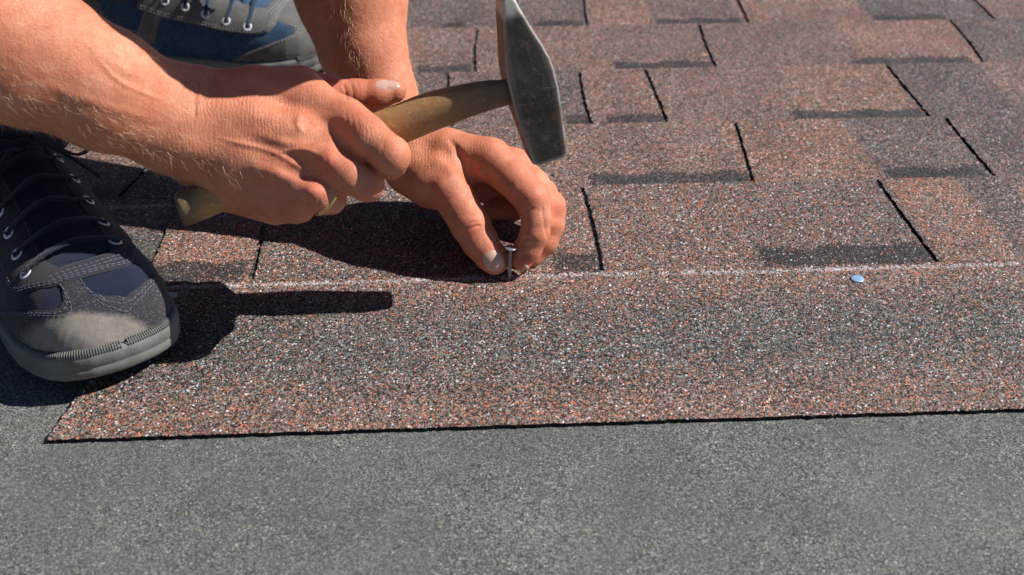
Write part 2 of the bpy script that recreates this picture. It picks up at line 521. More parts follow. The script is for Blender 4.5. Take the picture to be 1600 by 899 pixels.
def level_mesh(f, lo, hi, vox, band=None):
    lo = np.asarray(lo, np.float32); hi = np.asarray(hi, np.float32)
    B = 8
    nb = np.ceil((hi - lo) / (vox * B)).astype(int)
    arr = np.full(tuple(nb * B), 3 * vox, np.float32)
    g = np.stack(np.meshgrid(*[np.arange(n) for n in nb], indexing='ij'), -1).reshape(-1, 3)
    cen = lo + (g * B + B / 2) * vox
    d = f(cen.astype(np.float32))
    R_ = vox * B * .9 + 3 * vox
    inside = g[d < -R_]
    for q in inside: arr[q[0]*B:q[0]*B+B, q[1]*B:q[1]*B+B, q[2]*B:q[2]*B+B] = -3 * vox
    near = g[np.abs(d) <= R_]
    off = np.stack(np.meshgrid(*[np.arange(B)] * 3, indexing='ij'), -1).reshape(-1, 3)
    for c0 in range(0, len(near), 1500):
        q = near[c0:c0 + 1500]
        pts = (q[:, None, :] * B + off[None]).reshape(-1, 3)
        v = f((lo + pts * vox).astype(np.float32))
        arr[pts[:, 0], pts[:, 1], pts[:, 2]] = np.clip(v, -3 * vox, 3 * vox)
    grid = vdb.FloatGrid(3 * vox)
    grid.copyFromArray(arr)
    p, q = grid.convertToQuads(0.0)
    p = p * vox + lo
    n = np.cross(p[q[:, 2]] - p[q[:, 0]], p[q[:, 3]] - p[q[:, 1]])   # signed volume tells which way the faces look
    return p, (q if (n * p[q[:, 0]]).sum() > 0 else q[:, ::-1])

# ---- right hand: closed over the hammer handle, seen from its back
rh_palm = [
    [nd(300, 152, 776, 40), nd(400, 150, 779, 46), nd(470, 152, 780, 42), nd(538, 188, 770, 31), nd(572, 212, 756, 29)],
    [nd(292, 178, 764, 46), nd(400, 195, 766, 42), nd(508, 250, 757, 30), nd(535, 268, 752, 27)],
    [nd(290, 206, 764, 46), nd(380, 240, 766, 42), nd(476, 297, 756, 28), nd(498, 305, 754, 23)],
    [nd(292, 228, 770, 40), nd(370, 272, 770, 38), nd(442, 316, 768, 26)],
    [nd(315, 262, 782, 38), nd(352, 286, 786, 43), nd(430, 317, 780, 35)],
    [nd(320, 175, 815, 50), nd(430, 200, 815, 50)],
    [nd(470, 212, 767, 36), nd(545, 236, 762, 24)],
    [nd(450, 262, 763, 32), nd(515, 284, 759, 20)],
    [nd(430, 295, 768, 30), nd(470, 312, 764, 20)],
]
rh_thumb = [nd(372, 150, 812, 43), nd(470, 138, 812, 33), nd(512, 146, 811, 27), nd(560, 147, 810, 22), nd(592, 147, 810, 22.5), nd(617, 143, 810, 18)]
rh_fingers = [
    [nd(540, 190, 772, 33), nd(580, 220, 748, 31.5), nd(611, 243, 742, 30), nd(609, 253, 775, 27), nd(585, 246, 812, 24), nd(560, 225, 828, 21)],
    [nd(508, 250, 757, 31), nd(548, 276, 748, 28), nd(573, 288, 752, 27), nd(570, 290, 782, 24), nd(548, 275, 815, 22), nd(525, 255, 828, 20)],
    [nd(478, 297, 758, 28), nd(505, 308, 752, 24), nd(517, 312, 760, 22.5), nd(512, 314, 785, 21), nd(490, 298, 815, 20), nd(470, 280, 828, 19)],
    [nd(442, 318, 768, 28), nd(462, 326, 764, 22), nd(470, 327, 775, 20), nd(463, 322, 800, 19), nd(445, 305, 822, 18)],
]
ELB_R = (np.array((-405., 678, 292), np.float32), 47.0)
ELB_R2 = (np.array((-417., 690, 270), np.float32), 44.0)
SHO_R = (np.array((-395., 735, 510), np.float32), 56.0)
rh_arm = [
    [nd(300, 150, 778, 40), nd(262, 146, 764, 42), nd(180, 110, 740, 55), nd(84, 62, 718, 66), ELB_R],
    [nd(300, 218, 778, 44), nd(258, 214, 764, 47), nd(160, 166, 740, 64), nd(30, 112, 718, 78), ELB_R2],
    [nd(280, 185, 762, 42), nd(150, 130, 730, 60), (ELB_R[0] + np.float32((8, -12, -4)), 44.0)],
]
def right_arm(p):
    d = None
    for c in rh_palm:
        e = chain(p, c, 4); d = e if d is None else sm(d, e, 9)
    arm = None
    for c in rh_arm:
        e = chain(p, c, 14); arm = e if arm is None else sm(arm, e, 16)
    arm = sm(arm, cone(p, ELB_R[0], SHO_R[0], 46, 56), 22)
    d = sm(d, arm, 14)
    d = sm(d, chain(p, rh_thumb, 3), 7)
    fg = None
    for c in rh_fingers:
        e = chain(p, c, 2.5); fg = e if fg is None else sm(fg, e, 1.6)
    d = sm(d, fg, 7)
    return d

# ---- left hand: thumb and forefinger pinching the nail
lh_palm = [
    [nd(648, 236, 925, 40), nd(700, 240, 912, 38), nd(765, 250, 900, 33)],
    [nd(655, 245, 940, 40), nd(730, 250, 935, 37), nd(800, 264, 925, 31)],
    [nd(660, 255, 955, 38), nd(740, 262, 952, 35), nd(812, 278, 948, 30)],
    [nd(655, 262, 965, 36), nd(735, 275, 968, 32), nd(800, 292, 968, 27)],
]
lh_thumb = [nd(645, 262, 918, 46), nd(676, 284, 905, 42), nd(702, 296, 896, 36), nd(720, 326, 892, 30), nd(734, 350, 890, 30.5), nd(750, 378, 890, 28), nd(766, 400, 890, 24), nd(773, 409, 890, 21)]
lh_web = [[nd(795, 276, 908, 22), nd(843, 316, 894, 19), nd(848, 345, 893, 15)], [nd(690, 302, 945, 26), nd(775, 288, 960, 24)], [nd(690, 270, 900, 30), nd(742, 258, 905, 25)], [nd(700, 285, 897, 24), nd(722, 272, 903, 22)]]
lh_fingers = [
    [nd(766, 251, 900, 33), nd(800, 278, 886, 29), nd(831, 311, 878, 28), nd(838, 342, 878, 23), nd(836, 364, 880, 23), nd(825, 388, 886, 22), nd(815, 405, 889, 18.5)],
    [nd(800, 264, 925, 31), nd(832, 290, 912, 27), nd(858, 324, 905, 26), nd(859, 352, 905, 23), nd(850, 376, 906, 22), nd(832, 398, 908, 18), nd(818, 408, 910, 15)],
    [nd(812, 280, 948, 29), nd(846, 304, 942, 25), nd(860, 330, 938, 24), nd(855, 356, 938, 21), nd(846, 378, 938, 19), nd(838, 390, 940, 16)],
    [nd(800, 292, 968, 26), nd(815, 310, 962, 21), nd(803, 326, 955, 19), nd(772, 326, 950, 17)],
]
ELB_L = (np.array((-175., 967, 282), np.float32), 46.0)
SHO_L = (np.array((-215., 1030, 505), np.float32), 56.0)
def at_l(px, py, Z, r): return nd(px, py, Z, r)
lh_arm = [
    [nd(655, 235, 925, 38), nd(618, 200, 920, 44), nd(598, 140, 918, 47), nd(575, 75, 916, 56), nd(566, 0, 915, 66), (ELB_L[0] + np.float32((10, -10, 0)), 42.0)],
    [nd(645, 255, 940, 38), nd(612, 225, 940, 44), nd(586, 146, 940, 47), nd(558, 75, 940, 57), nd(537, 0, 940, 68), (ELB_L[0] + np.float32((-8, 12, 0)), 44.0)],
]
def left_arm(p):
    d = None
    for c in lh_palm:
        e = chain(p, c, 4); d = e if d is None else sm(d, e, 7)
    arm = None
    for c in lh_arm:
        e = chain(p, c, 12); arm = e if arm is None else sm(arm, e, 14)
    arm = sm(arm, cone(p, ELB_L[0], SHO_L[0], 46, 58), 20)
    d = sm(d, arm, 12)
    d = sm(d, chain(p, lh_thumb, 3), 7)
    for c in lh_web: d = sm(d, chain(p, c, 3), 6)
    fg = None
    for c in lh_fingers:
        e = chain(p, c, 2.0); fg = e if fg is None else sm(fg, e, 1.2)
    d = sm(d, fg, 6)
    return d

HEAD = np.array((-62., 788, 345), np.float32)
FACE = np.array((.55, -.12, -.83), np.float32); FACE /= np.linalg.norm(FACE)
CRN = np.array((.80, -.1, .55), np.float32); CRN -= FACE * (CRN @ FACE); CRN /= np.linalg.norm(CRN)
SIDE = np.cross(FACE, CRN)
NECK = np.array((-245., 895, 490), np.float32)
def hp(f, c, s): return (HEAD + FACE * f + CRN * c + SIDE * s).astype(np.float32)
def head(p):
    d = cone(p, hp(-18, 30, 0), hp(22, 32, 0), 76, 70)
    d = sm(d, cone(p, hp(20, -20, 0), hp(42, -60, 0), 58, 34), 22)         # face to chin
    d = sm(d, cone(p, hp(78, 8, 0), hp(98, -22, 0), 8, 12), 8)               # nose
    for s in (-1, 1):
        d = sm(d, cone(p, hp(70, 28, 10 * s), hp(66, 28, 42 * s), 12, 10), 8)   # brow
        d = sm(d, cone(p, hp(62, -12, 38 * s), hp(50, -10, 46 * s), 16, 16), 12)  # cheek
        d = -sm(-d, np.sqrt(((p - hp(84, 10, 30 * s)) ** 2).sum(1)) - 10, 8)     # eye socket
        d = sm(d, np.sqrt(((p - hp(64, 11, 30 * s)) ** 2).sum(1)) - 13, 2)      # eyeball
        d = sm(d, cone(p, hp(-4, 18, 76 * s), hp(0, -18, 72 * s), 9, 6, (FACE, .6)), 3)  # ear
    for dy in (-44, -53):
        d = sm(d, cone(p, hp(76, dy, -16), hp(76, dy, 16), 5, 5), 4)          # lips
    d = sm(d, cone(p, NECK, hp(-20, -40, 0), 60, 54), 20)
    return d

def skin_mat():
    m = NT('skin')
    red = m.attr('red'); dirt = m.attr('dirt'); wr = m.attr('wrinkle')
    base = m.ramp(m.noise(70, 5, .65), [(.3, (.53, .178, .098)), (.5, (.62, .228, .132)), (.72, (.71, .315, .20))])
    base = m.mix(m.ramp(m.noise(28, 4, .6, dist=1.0), [(.45, 0.0), (.72, .55)]), base, (.56, .16, .095))
    base = m.mix(m.ramp(m.noise(700, 3, .7), [(.42, 0.0), (.75, .45)]), base, (.44, .16, .09))
    base = m.mix(m.ramp(m.noise(190, 3, .75), [(.62, 0.0), (.74, .5)]), base, (.38, .15, .08))
    base = m.mix(m.math('MULTIPLY', red, .85, clamp=True), base, (.62, .155, .10))
    dn = m.ramp(m.noise(420, 4, .7), [(.40, 0.0), (.62, 1.0)])
    base = m.mix(m.math('MULTIPLY', m.math('MULTIPLY', dn, dirt), .85, clamp=True), base, (.085, .04, .035))
    base = m.mix(m.math('MULTIPLY', m.ramp(m.noise(90, 5, .75), [(.5, 0.0), (.7, .55)]), m.attr('grime')), base, (.22, .12, .085))
    # net of fine creases, plus long wrinkles across the back of the hand
    wob = m.n('ShaderNodeVectorMath', {0: m.tc, 1: m.n('ShaderNodeVectorMath', {0: m.noise(200, 3, out='Color'), 'Scale': .004}, operation='SCALE').outputs[0]}, operation='ADD').outputs[0]
    net = m.voro(520, vec=wob, out='Distance', feature='DISTANCE_TO_EDGE')
    net = m.math('MINIMUM', m.math('MULTIPLY', net, 3.0), .3)
    wave = m.n('ShaderNodeTexWave', {'Vector': m.tc, 'Scale': 128, 'Distortion': 11.0, 'Detail': 5, 'Detail Scale': .9, 'Detail Roughness': .65}, wave_type='BANDS', bands_direction='X').outputs['Fac']
    wave = m.math('MULTIPLY', wave, m.ramp(m.noise(75, 3), [(.35, .25), (.6, 1.0)]))
    h = m.math('ADD', net, m.math('MULTIPLY', m.math('MULTIPLY', wave, wr), 1.0))
    h = m.math('ADD', h, m.math('MULTIPLY', m.noise(230, 5, .75), 1.6))
    m.set(color=base, rough=m.ramp(m.noise(300, 3), [(.3, .40), (.7, .62)]), spec=.42, sss=.10, normal=m.bump(h, .65, .0005))
    m.b.inputs['Subsurface Radius'].default_value = (1.0, .30, .14)
    m.b.inputs['Subsurface Scale'].default_value = .004
    return m.m
M['skin'] = skin_mat()

def quads_obj(name, P, Q, mat, parent=None):
    return mesh_obj(name, P, Q.tolist(), mat, parent, smooth=True)

person = empty('person', 'squatting man in jeans and worn shoes gripping the hammer and pinching a nail', 'person')
person.location = (0, 0, 0)
RES = 1.0 if not globals().get('COARSE') else 2.0
P1, Q1 = level_mesh(right_arm, (-500, 620, 60), (-40, 860, 600), RES)
P2, Q2 = level_mesh(left_arm, (-290, 735, -6), (60, 1085, 600), RES)
P3, Q3 = level_mesh(head, (-340, 720, 200), (50, 990, 600), 4.0)
def vnormals(P, Q):
    n = np.cross(P[Q[:, 2]] - P[Q[:, 0]], P[Q[:, 3]] - P[Q[:, 1]])
    N = np.zeros_like(P)
    for i in range(4): np.add.at(N, Q[:, i], n)
    return N / (np.linalg.norm(N, axis=1, keepdims=True) + 1e-9)
def sculpt(P, Q, bumps, lines, zmax):
    """raise or press the skin seen from the front: bumps (x, y, sx, sy, mm), lines (points, width, mm)"""
    N = vnormals(P, Q)
    q = proj(P); x, y, Z = q[:, 0], q[:, 1], q[:, 2]
    to = np.array((0, 0, CAM_H)) - P; to /= np.linalg.norm(to, axis=1, keepdims=True)
    m_ = smooth01(((N * to).sum(1) + .05) / .3) * smooth01((zmax - Z) / 8)
    D = np.zeros(len(P))
    for (bx, by, sx, sy, a) in bumps:
        D += a * np.exp(-((x - bx) / sx) ** 2 - ((y - by) / sy) ** 2)
    for pts, wd, a in lines:
        pts = spline(pts, 4 * len(pts)) if len(pts) > 2 else np.array(pts, float)
        best = np.full(len(P), 1e9)
        for i in range(len(pts) - 1):
            A = pts[i]; Bv = pts[i + 1] - A
            t = np.clip(((x - A[0]) * Bv[0] + (y - A[1]) * Bv[1]) / (Bv @ Bv + 1e-9), 0, 1)
            dd = (x - A[0] - t * Bv[0]) ** 2 + (y - A[1] - t * Bv[1]) ** 2
            tt = (i + t) / (len(pts) - 1)
            fade = np.clip(np.minimum(tt, 1 - tt) * 5, .15, 1)
            best = np.minimum(best, dd / (wd * (.5 + .5 * fade)) ** 2 + (1 - fade) * 1.8)
        D += a * .85 * np.exp(-best)
    return P + N * (D * m_)[:, None]
P1 = sculpt(P1, Q1, [(548, 186, 24, 17, 1.7), (514, 249, 17, 15, 3.8), (487, 299, 15, 13, 3.3), (452, 322, 15, 11, 2.2), (622, 243, 15, 20, .6),
    (360, 165, 40, 30, 1.0), (468, 190, 8, 12, .9), (512, 268, 4, 4, .5), (592, 132, 16, 8, -.4), (300, 235, 22, 18, 1.6), (225, 150, 50, 30, 1.2), (540, 232, 12, 10, -.7), (590, 268, 8, 12, -.6)],
   [(((338, 214), (372, 224), (400, 230), (430, 240), (462, 258), (486, 274)), 4.2, 1.1), (((430, 240), (470, 234), (500, 240)), 3.5, 1.1),
    (((385, 262), (425, 268), (470, 288)), 9, 1.1), (((376, 278), (405, 296), (440, 308)), 11, -1.0), (((435, 262), (470, 274), (494, 275)), 8, -1.1),
    (((430, 212), (480, 216), (520, 222)), 9, -1.3), (((400, 185), (460, 180), (540, 186)), 10, 1.2), (((385, 205), (440, 222), (505, 246)), 8, .9), (((548, 178), (553, 190), (551, 204)), 1.6, -.35), (((540, 176), (544, 190), (542, 204)), 1.5, -.3), (((556, 182), (562, 196), (560, 208)), 1.5, -.3), (((505, 240), (512, 248), (514, 260)), 1.6, -.4), (((622, 226), (618, 240), (610, 252)), 1.4, -.3), (((628, 232), (625, 245), (617, 258)), 1.4, -.3), (((572, 276), (580, 290), (578, 304)), 1.4, -.3), (((120, 60), (200, 110), (290, 150)), 10, .9), (((60, 130), (160, 165), (250, 190)), 9, .8), (((150, 90), (190, 130), (260, 160)), 3.5, .7), (((310, 122), (305, 150), (303, 195)), 3.5, -.6),
    (((316, 120), (312, 150), (310, 195)), 3, .3), (((536, 130), (540, 145), (543, 160)), 2.2, -.7), (((546, 127), (551, 142), (553, 158)), 2.0, -.6), (((557, 126), (561, 138)), 1.6, -.4),
    (((600, 214), (597, 235), (590, 258)), 2.0, -.25), (((470, 182), (464, 196), (474, 206)), 3.5, .8), (((300, 330), (360, 338)), 4, .2), (((465, 325), (480, 318), (488, 305)), 2.2, -.7),
    (((600, 135), (612, 140), (622, 134)), 1.6, -.3), (((500, 310), (497, 322)), 2, -.5), (((560, 282), (556, 298)), 2, -.35)], 812)
P2 = sculpt(P2, Q2, [(836, 306, 20, 16, 1.0), (737, 346, 20, 13, .9), (866, 322, 14, 16, .8), (770, 238, 26, 16, 1.0), (690, 290, 18, 20, .8), (745, 300, 10, 14, -.6), (830, 352, 12, 14, .5), (640, 232, 20, 20, .8), (812, 398, 9, 9, .6)],
   [(((712, 228), (722, 250), (730, 272), (744, 300)), 6.5, -2.97), (((740, 250), (738, 270), (742, 292)), 4.2, -1.49), (((768, 262), (762, 280), (768, 302)), 4.0, -1.35), (((752, 262), (750, 280)), 4.0, 1.08),
    (((720, 372), (728, 360), (742, 354), (756, 354)), 2.2, -1.01), (((723, 360), (733, 350), (748, 346)), 1.8, -0.68), (((730, 338), (742, 336)), 1.6, -0.41),
    (((814, 378), (824, 373), (840, 377)), 2.4, -1.49), (((812, 340), (822, 329), (838, 325)), 2.2, -0.94), (((812, 346), (826, 337)), 1.6, -0.54), (((786, 306), (796, 296), (800, 284)), 2.6, -0.94),
    (((846, 318), (850, 348), (856, 380)), 2.6, -0.81), (((700, 215), (712, 232), (716, 250)), 5, -1.35), (((676, 250), (700, 262), (716, 290)), 8, 1.08), (((690, 318), (706, 308)), 1.8, -0.47)], 935)
BP = np.vstack([P1, P2, P3]); BQ = np.vstack([Q1, Q2 + len(P1), Q3 + len(P1) + len(P2)])
body = quads_obj('body', BP, BQ, M['skin'], person)
def blobs(P, L):
    out = np.zeros(len(P))
    for (x, y, Z, r, a) in L:
        c = R(x, y, Z)
        out = np.maximum(out, a * np.exp(-((P - c) ** 2).sum(1) / (r * r)))
    return out
attr(body, 'red', blobs(BP, [(541, 186, 748, 9, .5), (513, 255, 735, 9, .9), (490, 300, 740, 10, .9), (444, 320, 750, 14, .6), (615, 245, 725, 12, .5), (560, 135, 795, 12, .6), (575, 300, 745, 10, .5),
    (600, 260, 735, 10, .4), (738, 352, 874, 8, .8), (690, 298, 880, 12, .5), (765, 405, 878, 9, .7), (834, 308, 862, 14, .6), (820, 400, 880, 12, .8), (870, 325, 890, 12, .4), (512, 128, 800, 10, .8)]))
attr(body, 'dirt', blobs(BP, [(816, 392, 872, 5, .9), (822, 405, 878, 6, .9), (826, 374, 866, 4, 1.0), (788, 284, 868, 7, .5), (512, 268, 735, 3, 1.2), (490, 307, 736, 2, 1.0), (566, 162, 800, 4, 1.0), (780, 300, 870, 5, .6),
    (632, 137, 808, 5, .5), (806, 424, 888, 4, 1.0), (700, 300, 876, 5, .35), (600, 165, 800, 4, .5)]))
wr = blobs(BP, [(330, 150, 760, 26, 1.0), (380, 140, 752, 28, 1.0), (440, 150, 745, 24, .7), (400, 200, 740, 30, .6), (570, 205, 735, 14, .6), (660, 230, 890, 22, .7), (700, 230, 885, 18, .6), (745, 225, 885, 14, .5), (300, 200, 750, 22, .6)])
attr(body, 'wrinkle', wr)
attr(body, 'grime', blobs(BP, [(600, 165, 800, 26, .9), (815, 400, 880, 16, 1.0), (770, 400, 880, 14, .6), (840, 330, 870, 20, .6), (500, 280, 745, 25, .5), (620, 245, 730, 18, .4), (780, 290, 880, 16, .6), (880, 340, 900, 18, .5)]))

# ------------------------------------------------------------------ things fixed onto surfaces by looking them up on the body
from mathutils.bvhtree import BVHTree
def bvh(P, Q): return BVHTree.FromPolygons([tuple(map(float, p)) for p in P], [tuple(map(int, q)) for q in Q])
def hit(tree, px, py):
    o = np.array((0, 0, CAM_H)); d = R(px, py, 1000.0) - o
    loc, nor, i, dist = tree.ray_cast(Vector(o), Vector(d).normalized())
    return (np.array(loc), np.array(nor)) if loc is not None else (None, None)
HB = bvh(P1, Q1); LB = bvh(P2, Q2)
M['nail_plate'] = simple('finger_nail', (.57, .36, .30), .34, nscale=500, namp=.25, spec=.4)
def fingernail(tree, c, ax, la, lb, label=None):
    """c centre px, ax direction px towards the tip, half length la, half width lb in px"""
    ax = np.array(ax, float) / np.linalg.norm(ax); bx = np.array((-ax[1], ax[0]))
    nr, na = 7, 28
    rows = []
    base = None
    for i in range(nr + 1):
        r = i / nr
        for k in range(na):
            q = 2 * math.pi * k / na
            ca, sa = math.cos(q), math.sin(q)
            e = 2.6
            rr = 1 / (abs(ca) ** e + abs(sa) ** e) ** (1 / e)
            pt = np.array(c) + ax * la * r * rr * ca + bx * lb * r * rr * sa
            p, n = hit(tree, *pt)
            if p is None: p, n = base
            n = n * (1 if n @ (np.array((0, 0, CAM_H)) - p) > 0 else -1)
            base = (p, n)
            h = .5 * (1 - r ** 2.5) - .16 * r
            rows.append(p + n * h)
    V = [np.mean(rows[na:2 * na], 0) + 0 * rows[0]] + rows[na:]
    F = [(0, 1 + k, 1 + (k + 1) % na) for k in range(na)]
    for i in range(nr - 1):
        for k in range(na):
            k2 = (k + 1) % na
            F.append((1 + i * na + k, 1 + (i + 1) * na + k, 1 + (i + 1) * na + k2, 1 + i * na + k2))
    return mesh_obj('fingernail', V, F, M['nail_plate'], body, smooth=True)
fingernail(LB, (771, 408), (.45, .89), 19, 18)
fingernail(HB, (605, 133), (.98, .02), 22, 9)
fingernail(LB, (823, 419), (.6, .6), 7, 4)

# hairs on the forearms
def hairs():
    m = NT('arm_hair'); m.set(color=(.80, .56, .32), rough=.35, spec=.6); M['hair'] = m.m
    mb_v = []; mb_f = []
    def grow(P, Q, zone, n, flow, seed):
        rs = np.random.RandomState(seed)
        N = vnormals(P, Q)
        q = proj(P)
        to = np.array((0, 0, CAM_H)) - P; to /= np.linalg.norm(to, axis=1, keepdims=True)
        f = (N * to).sum(1)
        wgt = zone(q[:, 0], q[:, 1]) * (f > -.25)
        idx = rs.choice(len(P), n, p=wgt / wgt.sum())
        for i in idx:
            p = P[i]; nn = N[i]
            fl = np.array(flow) + rs.randn(3) * .38
            fl -= nn * (fl @ nn); fl /= np.linalg.norm(fl) + 1e-6
            L = rs.uniform(4, 11); lift = rs.uniform(.15, .7); cv = rs.randn(3) * .12
            pts = [p + nn * -.2]
            dr = fl * .8 + nn * lift
            for s_ in range(4):
                dr = dr + cv - nn * .10; dr /= np.linalg.norm(dr)
                pts.append(pts[-1] + dr * L / 4)
            a = np.cross(dr, nn); a /= np.linalg.norm(a) + 1e-6
            n0 = len(mb_v)
            for j, pt in enumerate(pts):
                r_ = .055 * (1 - j / 4.6)
                mb_v.extend([pt + a * r_, pt - a * r_, pt + nn * r_ * 1.3])
            for j in range(4):
                for u, v in ((0, 1), (1, 2), (2, 0)):
                    mb_f.append((n0 + 3 * j + u, n0 + 3 * j + v, n0 + 3 * j + 3 + v, n0 + 3 * j + 3 + u))
    grow(P1, Q1, lambda x, y: smooth01((345 - x) / 60) * (x > -60) * (.35 + .65 * smooth01((y - .35 * x - 70) / 90)), 1500, (.75, -.1, -.6), 3)
    grow(P1, Q1, lambda x, y: np.exp(-((x - 345) / 40) ** 2 - ((y - 265) / 32) ** 2), 110, (.8, -.1, -.6), 4)
    grow(P2, Q2, lambda x, y: (y < 150) * (y > -60) * (.5 + .5 * (x < 560)) + 0.0, 1300, (.1, -.5, -.85), 5)
    o = mesh_obj('arm_hair', mb_v, mb_f, M['hair'], body)
    o['kind'] = 'stuff'
hairs()

# ------------------------------------------------------------------ hammer
def metal_mat():
    m = NT('worn_forged_steel')
    sc_ = m.noise(260, 5, .75)
    pits = m.ramp(m.voro(330, out='Distance'), [(.05, 1.0), (.16, 0.0)])
    wear = m.math('ADD', m.attr('edge'), m.math('MULTIPLY', m.ramp(m.noise(900, 4, .8), [(.62, 0.0), (.74, 1.0)]), .5), clamp=True)
    c = m.ramp(m.noise(70, 5, .7), [(.3, (.022, .019, .017)), (.55, (.045, .038, .034)), (.8, (.085, .07, .06))])
    c = m.mix(m.math('MULTIPLY', pits, .45), c, (.17, .155, .14))
    c = m.mix(wear, c, (.50, .48, .45))
    scr = m.noise(1.0, 3, .7, vec=m.mapv((60, 60, 900), (.5, .9, .3)))
    c = m.mix(m.ramp(scr, [(.66, 0.0), (.72, .35)]), c, (.35, .33, .3))
    rust = m.ramp(m.noise(38, 6, .75), [(.52, 0.0), (.68, .7)])
    c = m.mix(rust, c, (.12, .062, .036))
    c = m.mix(m.ramp(m.noise(150, 5, .8), [(.56, 0.0), (.70, .55)]), c, (.20, .185, .165))
    m.set(color=c, metal=.3, rough=m.ramp(sc_, [(.3, .42), (.7, .62)]), normal=m.bump(m.math('ADD', sc_, m.math('MULTIPLY', m.noise(70, 3), 2.0)), .6, .0006))
    return m.m
def handle_mat():
    m = NT('worn_ash_handle')
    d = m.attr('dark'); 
    g = m.noise(1.0, 5, .65, vec=m.mapv((25, 160, 420), (.0, -.35, .0)))
    c = m.ramp(g, [(.25, (.26, .115, .038)), (.5, (.43, .22, .078)), (.75, (.58, .34, .14))])
    pat = m.ramp(m.noise(48, 6, .72), [(.40, 0.0), (.60, .9)])
    c = m.mix(pat, c, (.33, .195, .09))
    c = m.mix(m.ramp(m.noise(520, 4, .8), [(.58, 0.0), (.68, .6)]), c, (.62, .52, .34))
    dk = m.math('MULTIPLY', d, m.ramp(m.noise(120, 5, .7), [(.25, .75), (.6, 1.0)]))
    c = m.mix(dk, c, (.105, .088, .068))  # blends in the painted shade tone
    sp = m.ramp(m.noise(260, 3, .6), [(.64, 0.0), (.70, .6)])
    c = m.mix(sp, c, (.10, .06, .03))
    s1 = m.ramp(m.noise(1.0, 2, .5, vec=m.mapv((700, 90, 700), (.4, .2, .9))), [(.70, 0.0), (.74, .7)])
    c = m.mix(s1, c, (.66, .52, .33))
    c = m.mix(m.ramp(m.noise(34, 6, .8, dist=.7), [(.50, 0.0), (.66, .6)]), c, (.15, .095, .05))
    m.set(color=c, rough=.5, spec=.35, normal=m.bump(m.math('ADD', g, m.noise(400, 3)), .45, .0004))
    return m.m
M['steel'] = metal_mat(); M['wood'] = handle_mat()
HF = R(856, 244, 812); HT = R(788, -14, 754)
Ax = (HT - HF) / np.linalg.norm(HT - HF); HL = np.linalg.norm(HT - HF)
EYE = HF + Ax * HL * .43
BUTT = R(280, 327, 774)
Uh = BUTT - EYE; Uh = Uh - Ax * (Uh @ Ax) * 1.0; Uh /= np.linalg.norm(Uh)
Nh = np.cross(Ax, Uh)
if Nh @ (np.array((0, 0, CAM_H)) - EYE) < 0: Nh = -Nh
print('hammer len', HL, 'N.sun', Nh @ np.array(SUN), 'handle', np.linalg.norm(BUTT - EYE))
hammer = empty('hammer', 'old cross peen hammer with dark steel head and scuffed wooden handle gripped by the man', 'hammer')
def hammer_head():
    # t along the head from the striking face, (towards handle, away from handle) half widths, half depth, chamfer
    secs = [(-.012, 5.5, 5.5, 5.5, 3), (-.006, 8.8, 8.8, 8.8, 4), (.003, 11.2, 11.2, 11, 4), (.015, 12.6, 12.6, 12.2, 3.8), (.03, 13.1, 13.3, 12.8, 3.4), (.09, 13.4, 13.6, 13.0, 3.0), (.20, 14.4, 14.6, 13.2, 2.6), (.32, 15.4, 15.6, 14, 2.2), (.43, 15.6, 16.6, 15, 2.0), (.54, 15.0, 16.6, 14.4, 2.0),
            (.60, 14.4, 16.0, 13.6, 2.0), (.68, 12.4, 13.6, 13.2, 2.0), (.78, 9.8, 9.8, 13.0, 2.0), (.88, 7.4, 6.4, 12.8, 2.0), (.96, 5.0, 3.8, 12.6, 1.8), (.99, 3.8, 2.4, 12.2, 1.5), (1.0, 2.6, 1.4, 11.4, 1.0)]
    t_ = [q[0] for q in secs]
    ts = np.unique(np.concatenate([np.linspace(0, 1, 60), t_]))
    V = []; E = []; n = 0
    for t in ts:
        a = np.interp(t, t_, [q[1] for q in secs]); b = np.interp(t, t_, [q[2] for q in secs]); c = np.interp(t, t_, [q[3] for q in secs]); ch = np.interp(t, t_, [q[4] for q in secs])
        ring = []
        for (sx, sy) in ((1, 1), (-1, 1), (-1, -1), (1, -1)):
            hx = a if sx > 0 else b; hy = c
            chx = min(ch, hx * .7)
            base = math.atan2(sy, sx) - math.pi / 4
            for k in range(5):
                q = base + k / 4 * math.pi / 2
                ring.append((sx * (hx - chx) + chx * math.cos(q), sy * (hy - ch) + ch * math.sin(q), 1.0 if 0 < k < 4 else .25))
        # straight parts need points between corners
        full = []
        for i in range(len(ring)):
            p0 = ring[i]; p1 = ring[(i + 1) % len(ring)]
            full.append(p0)
            if i % 5 == 4:
                for k in range(1, 8): 
                    f = k / 8; full.append((p0[0] + (p1[0] - p0[0]) * f, p0[1] + (p1[1] - p0[1]) * f, 0.0))
        n = len(full)
        for (x, y, e) in full:
            dent = .25 * math.sin(x * .9 + t * 31) * math.sin(y * .7 + t * 17)
            V.append(HF + Ax * (t * HL) + Uh * (x + dent * .4) + Nh * (y + dent * .3)); 
            E.append(e * .55 + (.5 if t < .03 else 0) + (smooth01((t - .86) / .06) * .9))
    F = []
    m_ = len(ts)
    for i in range(m_ - 1):
        for k in range(n):
            k2 = (k + 1) % n
            F.append((i * n + k, i * n + k2, (i + 1) * n + k2, (i + 1) * n + k))
    F.append(tuple(range(n))); F.append(tuple(range((m_ - 1) * n, m_ * n)))
    o = mesh_obj('hammer_head', V, F, M['steel'], hammer, smooth=True)
    attr(o, 'edge', E)
    o.data.shade_smooth() if hasattr(o.data, 'shade_smooth') else None
    return o
hammer_head()
